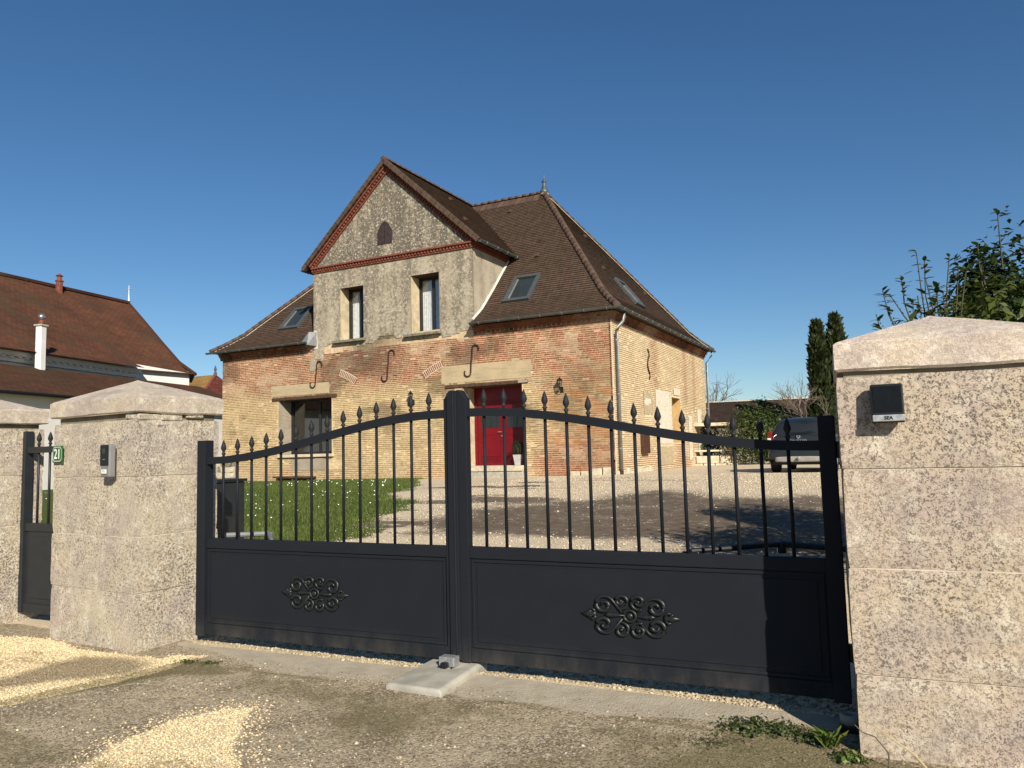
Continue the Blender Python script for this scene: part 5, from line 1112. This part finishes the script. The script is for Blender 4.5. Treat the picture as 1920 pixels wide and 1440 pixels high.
# ------------------------------------------------------------------ right background
lb = empty('low_barn', (0, 0, 0), 0, 'long low building with dark brown roof and pale ridge tiles behind the car', 'building')
q0, q1 = Vector((9.0, 43.5, 0)), Vector((24, 38.5, 0)); bd_ = (q1-q0).normalized(); bo = Vector((bd_.y, -bd_.x, 0))
roof_strip('barn_roof', q0+bo*3.2, q1+bo*3.2, q0, q1, 2.45, 3.85, 'dark_roof', lb, kick=0); roof_strip('barn_roof', q1-bo*3.2, q0-bo*3.2, q1, q0, 2.45, 3.85, 'dark_roof', lb, kick=0)
mb = MB(); mb.quad(vz(q0+bo*3, 0), vz(q1+bo*3, 0), vz(q1+bo*3, 2.55), vz(q0+bo*3, 2.55)); mb.build('barn_wall', 'sill', lb)
mb0 = MB(); mb0.obox(Matrix.Identity(4), .36, .22, .06); rtm = mb0.mesh('ridge_tile', 'mortarline')
for k in range(34): o = link('ridge_tile', rtm, lb, vz(q0.lerp(q1, (k+.5)/34), 3.88), (0, 0, atan2(bd_.y, bd_.x)))
# masonry shelter by the rear corner of the house
sp = Vector((9.55, 33.2, 0)); gsh = empty('garden_shelter', (sp.x, sp.y, .55), radians(-12), 'small open shelter with pale beam and posts behind the house corner', 'shelter')
MB().box(-2.2, .1, -.1, 1.6, 1.74, 1.88).build('beam', 'step', gsh, bevel=.02); 
for x in (-2.1, -.05): MB().box(x-.1, x+.1, -.08, .12, -.2, 1.74).build('post', 'step', gsh, bevel=.015)
MB().box(-2.2, .0, -.15, .4, .62, .70).build('counter', 'step', gsh, bevel=.015)
for k in range(5):
    for r_ in range(2): MB().box(-2.3+k*.50+(.2 if r_ else 0), -1.83+k*.50+(.2 if r_ else 0), -.22, .3, -.3+r_*.42, .11+r_*.33).build('base_stone', 'step', gsh, bevel=.025)
def bush(name, loc, radii, N, size, cA, cB, label, seed, h0=.0):
    b = empty(name, loc, 0, label, 'shrub'); cs = []; rg = random.Random(seed)
    for k in range(7): cs.append(leaves(N//7, (rg.uniform(-.45, .45)*radii[0], rg.uniform(-.4, .4)*radii[1], radii[2]*(h0+rg.uniform(.35, .72))), (radii[0]*rg.uniform(.5, .75), radii[1]*rg.uniform(.5, .75), radii[2]*rg.uniform(.45, .65)), size, cA, cB, .45, .3, .35, seed+k))
    join_leaves('foliage', cs, b); mb = MB()
    for k in range(6): mb.tube([(rg.uniform(-.1, .1), rg.uniform(-.1, .1), -.1), (rg.uniform(-.4, .4)*radii[0], rg.uniform(-.3, .3)*radii[1], radii[2]*.8)], [.035, .012], 5)
    mb.build('stems', 'bark', b); return b
LG1, LG2 = (.018, .04, .010), (.085, .125, .03)
bush('evergreen_bush', (10.45, 32.6, .5), (1.5, 1.0, 2.25), 6000, .13, LG1, (.10, .13, .03), 'round evergreen bush between the shelter and the grey car', 21)
bush('dark_bush', (8.6, 35.0, .5), (1.6, .9, 1.9), 4000, .13, (.012, .03, .008), (.05, .08, .02), 'dark leafy bush inside the open shelter', 31)
bush('low_bush', (11.9, 31.5, .45), (1.3, .8, 1.3), 3000, .13, (.03, .045, .012), (.12, .12, .04), 'low yellowish bush directly behind the grey car', 41)
bush('hedge_bush', (13.2, 29.5, .5), (1.2, 1.0, 2.3), 3600, .12, LG1, (.06, .09, .025), 'dark evergreen bush right of the car beside the near pillar', 51)
# columnar conifers
def cypress(loc, H, R, N, label, seed):
    c = empty('columnar_conifer', loc, 0, label, 'tree', 'columnar conifers'); rg = np.random.default_rng(seed)
    z = rg.random(N)**.85*H; prof = R*np.clip(np.minimum((z/H)*5+.35, 1)*np.sqrt(np.clip(1-(z/H)**1.7, 0, 1))+.03, 0, 1); an = rg.uniform(0, 2*pi, N)
    rr = prof*(.35+.65*rg.random(N)**.5)*(.40+1.25*fbm(an*1.9+seed, z*1.6)); rr = rr*np.where(z < H*.45, 1.25, 1); P = np.stack([rr*np.cos(an), rr*np.sin(an), z], 1)
    d = np.stack([np.cos(an)*.45, np.sin(an)*.45, np.full(N, 1.)], 1)+rg.normal(size=(N, 3))*.3; d /= np.linalg.norm(d, axis=1)[:, None]; b_ = np.cross(d, rg.normal(size=(N, 3))); b_ /= np.linalg.norm(b_, axis=1)[:, None]; s = rg.uniform(.16, .42, N)[:, None]
    V = np.stack([P, P+d*s*.5+b_*s*.2, P+d*s, P+d*s*.5-b_*s*.2], 1).reshape(-1, 3); q = rg.random((N, 1))*.7+.3*(fbm(an*2, z*1.5)[:, None]); C_ = np.array([[.014,.028,.010]])*(1-q)+np.array([[.065,.075,.026]])*q
    join_leaves('crown', [(V, np.arange(4*N).reshape(-1, 4), C_)], c); MB().tube([(0,0,-.2),(0,0,H*.5),(0,0,H*.9)], [.14,.08,.02], 6).build('trunk', 'bark', c)
cypress((14.45, 35.6, .5), 6.5, .44, 5200, 'left of the two dark columnar conifers behind the near pillar', 5); cypress((15.45, 35.9, .5), 6.85, .50, 5600, 'right of the two dark columnar conifers behind the near pillar', 6)
# bare trees
def bare_tree(loc, H, label, seed, lean=(0, 0), depth=6, r0=.11, spread=.55, first=.34):
    t = empty('bare_tree', loc, 0, label, 'tree', 'leafless trees'); rg = random.Random(seed); tr = MB(); tw = MB()
    def grow(p, d, L, r, k):
        n = 3; pts = [p]; q = p
        for i in range(n): d = (d+Vector((rg.uniform(-1, 1), rg.uniform(-1, 1), rg.uniform(-.5, .8)))*.14).normalized(); q = q+d*(L/n); pts.append(q)
        (tr if k < 2 else tw).tube(pts, [r*(1-.35*i/n) for i in range(n+1)], 6 if k < 2 else 4, cap=False)
        if k >= depth: return
        for j in range(rg.choice([2, 3, 3]) if k else 5):
            dd = (d+Vector((rg.uniform(-1, 1), rg.uniform(-1, 1), rg.uniform(-.6, .9)))*spread*1.5).normalized(); st = pts[-1] if j < 2 else pts[rg.choice([1, 2])]
            grow(st, dd, L*rg.uniform(.62, .86), r*.60, k+1)
    grow(Vector((0, 0, -.2)), Vector((lean[0], lean[1], 1)).normalized(), H*first, r0, 0); tr.build('trunk', 'bark', t); tw.build('twigs', 'twig', t)
bare_tree((13.6, 33.6, .5), 4.4, 'bare spreading tree beside the columnar conifers', 12, (-.35, 0), 5, .09); bare_tree((15.3, 57, .4), 6.4, 'distant bare tree beside the right house corner', 14, (0, 0), 5, .12)
bare_tree((14.3, 33.2, .5), 3.6, 'bare brown shrub tree at the foot of the conifers', 19, (.05, 0), 5, .06, .7, .22)

# laurel behind the near pillar
lr = empty('cherry_laurel', (3.6, 6.2, .1), 0, 'broad-leaved evergreen laurel rising behind the near pillar', 'shrub')
cs = []
for k, (c_, r_) in enumerate((((.62, .3, 2.12), (.70, .6, .62)), ((1.25, .3, 2.1), (.8, .7, .78)), ((.10, .2, 1.93), (.52, .5, .52)), ((1.9, .4, 2.4), (.8, .7, .85)), ((.5, .3, 1.2), (.9, .6, .8)))):
    cs.append(leaves(1500, c_, r_, .095, (.022,.042,.010), (.115,.14,.028), .35, .25, .4, 70+k, .42))
join_leaves('foliage', cs, lr)
def sprig(base, tip_, nl, seed, bare=.35, ls=.09):
    rg = random.Random(seed); b = Vector(base); e = Vector(tip_); mb = MB(); mid_ = b.lerp(e, .5)+Vector((rg.uniform(-.03, .03), 0, 0)); mb.tube([b, mid_, e], [.007, .0055, .0035], 5)
    for k in range(9): p = b.lerp(e, k/9+.08); mb.tube([p, p+Vector((rg.uniform(-.012, .012), rg.uniform(-.01, .01), .012))], [.006, .003], 4)
    s = mb.build('shoot', 'greystem', lr); V = []; n = 0
    lf = MB()
    for k in range(int(nl*1.5)):
        q = bare+(1-bare)*rg.random()**.6; p = b.lerp(mid_, q*2) if q < .5 else mid_.lerp(e, q*2-1); a_ = rg.uniform(0, 2*pi); d = Vector((cos(a_), sin(a_)*.8, rg.uniform(.05, .7))).normalized(); L = ls*rg.uniform(.7, 1.25); w_ = L*.20; sd_ = d.cross(Vector((0, 0, 1))).normalized(); n_ = sd_.cross(d)
        c = tuple(np.array((.025, .045, .012))*(1-(t_ := rg.random()))+np.array((.10, .12, .03))*t_)
        lf.add([p, p+d*L*.3+sd_*w_+n_*.004, p+d*L*.7+sd_*w_*.8-n_*.004, p+d*L-n_*.015, p+d*L*.7-sd_*w_*.8-n_*.004, p+d*L*.3-sd_*w_+n_*.004], [(0,1,2,3,4,5)], c)
    lf.build('sprig_leaves', 'leaf', s)
def lp(px, py, Y=6.3):     # a point of the shrub at depth Y measured off the photograph, in shrub coordinates
    d = fw+rt*((px-960)/F_PX)-up*((py-720)/F_PX); k = Y/d.y; return Vector((d.x*k, Y, EYE+d.z*k))-Vector(lr.location)
for i, (x0, y0, x1, y1, n, ba) in enumerate(((1690,610,1655,545,7,.5),(1668,612,1643,590,7,.2),(1680,615,1665,580,9,.1),(1712,590,1690,518,8,.5),(1720,600,1670,555,3,.8),(1740,600,1718,472,2,.8),(1752,600,1733,488,8,.5),(1760,600,1735,520,5,.3),(1775,600,1780,478,2,.85),(1790,600,1797,495,9,.4),(1800,600,1812,505,4,.6),(1745,590,1760,530,8,.3),(1765,590,1755,540,7,.3),(1850,520,1833,458,9,.55),(1880,480,1870,398,5,.75),(1855,540,1840,500,8,.2),(1725,598,1720,555,6,.2),(1700,605,1712,560,6,.2),(1780,590,1768,548,7,.2))):
    sprig(lp(x0, y0+25), lp(x1, y1), n, 200+i, ba)
thj = empty('thuja_tree', (5.0, 7.6, .2), 0, 'dense dark conifer at the right picture edge behind the laurel', 'tree')
cs = [leaves(7000, (.45, 0, 1.85), (.95, .8, 1.50), .10, (.012,.026,.008), (.05,.07,.02), .4, .4, .5, 90, .5), leaves(2200, (-.15, 0, 2.5), (.36, .35, .65), .09, (.012,.026,.008), (.05,.07,.02), .3, .5, .5, 91, .5)]
join_leaves('crown', cs, thj); MB().tube([(.3,0,-.3),(.3,0,2.8)], [.09,.03], 7).build('trunk', 'bark', thj)

# weeds at the foot of the near pillar and elsewhere
def weed(t, s, r, n, label, seed, size=.035, h=.05, name='weed_clump', cA=(.03,.05,.014), cB=(.12,.15,.05)):
    size *= .62; h *= .75; n = int(n*.9)
    w_ = empty(name, gw(t, s, float(zg(t, s))), 0, label, 'weeds', 'weeds at the gate'); join_leaves('foliage', [leaves(n, (0,0,h*.45), (r, r*.7, h), size, cA, cB, .1, .6, .5, seed, .7)], w_)
    mb = MB(); rg = random.Random(seed)
    for k in range(8): mb.tube([(rg.uniform(-r, r)*.5, rg.uniform(-r, r)*.35, -.01), (rg.uniform(-r, r)*.8, rg.uniform(-r, r)*.5, h*1.1)], [.002, .001], 4)
    mb.build('stems', 'greystem', w_)
weed(1.90, -.42, .17, 420, 'leafy weed clump at the concrete edge, left of the others', 301); weed(2.05, -.40, .14, 380, 'leafy weed clump in the middle of the row before the near pillar', 302, .03); weed(2.20, -.43, .12, 320, 'pale leafy weed clump next to the grass tuft', 303, .028)
weed(2.36, -.60, .09, 220, 'bright round-leaved weed right against the near pillar corner', 304, .035, .05, cB=(.2,.28,.06)); weed(1.75, -.66, .22, 300, 'sparse mossy weeds spreading over the dirt left of the row', 305, .018, .02, cA=(.04,.05,.012), cB=(.10,.12,.03))
weed(2.62, -.80, .13, 300, 'weed clump in front of the near pillar face', 306, .035, .07); weed(2.95, -.86, .12, 260, 'dark weed clump at the bottom right corner', 307, .035, .07)
weed(-1.86, -.50, .10, 200, 'small grass patch at the gravel edge near the left pillar', 308, .022, .025, 'grass_patch'); weed(-1.66, -.46, .09, 150, 'thin moss tuft right of the gravel edge', 309, .018, .018, 'grass_patch')
gt = empty('grass_tuft', gw(2.27, -.50, 0), 0, 'small bright tuft of grass at the pillar corner', 'grass'); mb = MB(); rg = random.Random(4)
for k in range(60):
    a_ = rg.uniform(0, 2*pi); L = rg.uniform(.03, .10); d = Vector((cos(a_)*.5, sin(a_)*.5, 1)); p = Vector((rg.uniform(-.03, .03), rg.uniform(-.03, .03), -.01)); sd_ = Vector((-sin(a_), cos(a_), 0))*.0015
    mb.add([p-sd_, p+sd_, p+d*L*.6+sd_*.6, p+d*L+Vector((cos(a_), sin(a_), -.6))*L*.25, p+d*L*.6-sd_*.6], [(0,1,2,3,4)], (.07+.09*rg.random(), .14+.08*rg.random(), .025))
mb.build('blades', 'grass', gt)
ds = empty('dry_stem', gw(2.52, -.74, 0), GYAW, 'dry straw-coloured stem leaning before the near pillar', 'stem'); MB().tube([(.20,-.02,-.03),(.10,.03,.07),(-.02,.07,.14),(-.10,.10,.18)], [.005,.004,.003,.0015], 5).build('stalk', 'straw', ds); MB().tube([(.0,.0,-.03),(.0,.02,.07),(-.05,.05,.12),(-.10,.06,.13),(-.13,.06,.16)], [.005,.004,.003,.003,.0015], 5).build('side_stalk', 'twig', ds)

# ------------------------------------------------------------------ the parked car, seen from behind
car = empty('parked_car', (8.12, 21.75, .575), radians(-29.5), 'dark grey sport utility car parked in the yard, seen from behind', 'car')
# local: x right, y forward (rear bumper at y=0), z up
def loft(sections, name, mat, parent, smooth=True, bevel=0):
    mb = MB(); n = len(sections[0]); vs = [p for s in sections for p in s]
    fs = [(i*n+k, (i+1)*n+k, (i+1)*n+(k+1) % n, i*n+(k+1) % n) for i in range(len(sections)-1) for k in range(n)]+[tuple(range(n)), tuple((len(sections)-1)*n+k for k in range(n))[::-1]]
    mb.add(vs, fs); o = mb.build(name, mat, parent, smooth); s = o.modifiers.new('sub', 'SUBSURF'); s.levels = s.render_levels = 2; return o
def sec(y, hw, z0, z1, hwt=None, rnd=.12):
    hwt = hwt if hwt is not None else hw; P = [(-hw+rnd*.6, z0), (-hw, z0+rnd), (-hw-.0, (z0+z1)/2), (-hwt, z1-rnd), (-hwt+rnd, z1), (0, z1+.012), (hwt-rnd, z1), (hwt, z1-rnd), (hw, (z0+z1)/2), (hw, z0+rnd), (hw-rnd*.6, z0), (0, z0)]
    return [(x, y, z) for x, z in P]
body = loft([sec(.02, .80, .42, 1.02, .74), sec(.06, .86, .36, 1.08, .80), sec(.45, .90, .32, 1.10, .84), sec(1.5, .90, .30, 1.08, .85), sec(3.0, .90, .30, 1.06, .84), sec(3.7, .89, .32, 1.02, .80), sec(4.15, .84, .36, .92, .70), sec(4.28, .76, .42, .80, .62)], 'body', 'carpaint', car)
cabn = loft([sec(.20, .80, .95, 1.25, .72, .10), sec(.34, .79, .95, 1.48, .66, .10), sec(.55, .78, .95, 1.60, .62, .10), sec(1.5, .78, .95, 1.63, .63, .10), sec(2.3, .78, .95, 1.58, .62, .10), sec(3.05, .76, .95, 1.10, .68, .06)], 'cabin', 'carpaint', car)
gl_ = MB(); pts = [(-.60,1.16),(-.30,1.13),(0,1.125),(.30,1.13),(.60,1.16),(.56,1.36),(.46,1.47),(.2,1.515),(0,1.52),(-.2,1.515),(-.46,1.47),(-.56,1.36)]
gl_.add([(x, .20+(z-1.16)*.42+.06*(abs(x)/.6)**2-.015, z) for x, z in pts], [tuple(range(12))]); gl_.build('rear_window', 'darkglass', car)
for sx in (-1, 1):
    lm = MB(); prof = [(.70,.80),(.885,.80),(.895,1.02),(.86,1.20),(.78,1.22),(.73,1.02)]; lm.add([(sx*x, .0+max(0, x-.74)*1.4, z) for x, z in prof]+[(sx*x, .16+max(0, x-.74)*1.4, z) for x, z in prof], [tuple(range(6)), tuple(range(11, 5, -1))]+[(i, (i+1) % 6, (i+1) % 6+6, i+6) for i in range(6)]); tlp = lm.build('tail_lamp', 'redlamp', car, bevel=.012)
    MB().box(sx*.76, sx*.86, .02, .10, .93, 1.02).build('reverse_lamp', 'clearlamp', tlp, bevel=.006)
    MB().tube([(sx*.64, .03, .78), (sx*.69, .04, .92), (sx*.68, .05, 1.05), (sx*.60, .05, 1.12)], .02, 6).build('body_crease', 'chrome', car, True)
    MB().tube([(sx*.60, .75, 1.63), (sx*.61, .95, 1.70), (sx*.61, 2.0, 1.71), (sx*.60, 2.2, 1.63)], .022, 6).build('roof_rail', 'black', car, True)
    sw = MB(); sw.add([(sx*.803, .75, 1.12), (sx*.80, 2.55, 1.12), (sx*.72, 2.2, 1.50), (sx*.72, .95, 1.50)], [(0,1,2,3)]); sw.build('side_window', 'darkglass', car)
    for y in (.78, 3.42):
        wl = MB(); wl.lathe([(.20, -.11), (.31, -.11), (.335, -.08), (.335, .08), (.31, .11), (.20, .11)], 22); wl = wl.build('wheel', 'tyre', car, True); wl.rotation_euler = (0, pi/2, 0); wl.location = (sx*.79, y, .335)
        rm = MB(); rm.lathe([(.19, .085), (.205, .105), (.06, .112), (.05, .12)], 16); rm.build('rim', 'galv', wl); 
        ar = MB(); ar.tube([(sx*.885, y+.40*cos(a_), .335+.40*sin(a_)) for a_ in np.linspace(0, pi, 13)], .035, 6); ar.build('wheel_arch', 'black', car)
    MB().box(sx*.90, sx*1.06, 2.35, 2.48, 1.08, 1.24).build('door_mirror', 'black', car, bevel=.03)
loft([sec(-.06, .70, .40, .66, .72, .07), sec(-.03, .84, .38, .68, .84, .08), sec(.20, .91, .36, .68, .90, .08), sec(.35, .91, .36, .60, .90, .06)], 'rear_bumper', 'carpaint', car)
loft([sec(-.085, .52, .34, .47, .58, .03), sec(-.06, .66, .32, .48, .68, .03), sec(.10, .74, .31, .47, .74, .03)], 'skid_plate', 'carlow', car)
MB().box(-.34, .34, -.01, .045, .865, .895).build('handle_strip', 'chrome', car, bevel=.006); MB().box(-.27, .27, -.008, .03, .72, .83).build('number_plate', 'enamel', car)
MB().tube([(0,-.02,.36),(0,-.14,.36),(0,-.15,.42)], .022, 6).build('tow_bar', 'galv', car); MB().lathe([(.045,0),(.05,.04),(.02,.08)], 10, (0,-.15,.40)).build('tow_ball', 'carlow', car)
MB().box(-.75, .75, .1, 4.0, .24, .34).build('underbody', 'black', car)
bdg = MB(); bp = [(-.055,.035),(.055,.035),(.045,-.02),(.018,-.055),(-.018,-.055),(-.045,-.02)]; bdg.add([(x, -.012, 1.035+z) for x, z in bp]+[(x, .04, 1.035+z) for x, z in bp], [tuple(range(6))]+[(i, i+6, (i+1) % 6+6, (i+1) % 6) for i in range(6)]); bdg = bdg.build('badge', 'chrome', car)
MB().add([(x*.5, -.0135, 1.043+z*.45) for x, z in bp], [tuple(range(6))]).build('badge_centre', 'black', bdg)
link('lettering', text_mesh('DUSTER', .085, 'chrome', .003, .001), car, (0, -.006, .935), (pi/2, 0, 0)).scale = (1.5, .75, 1)
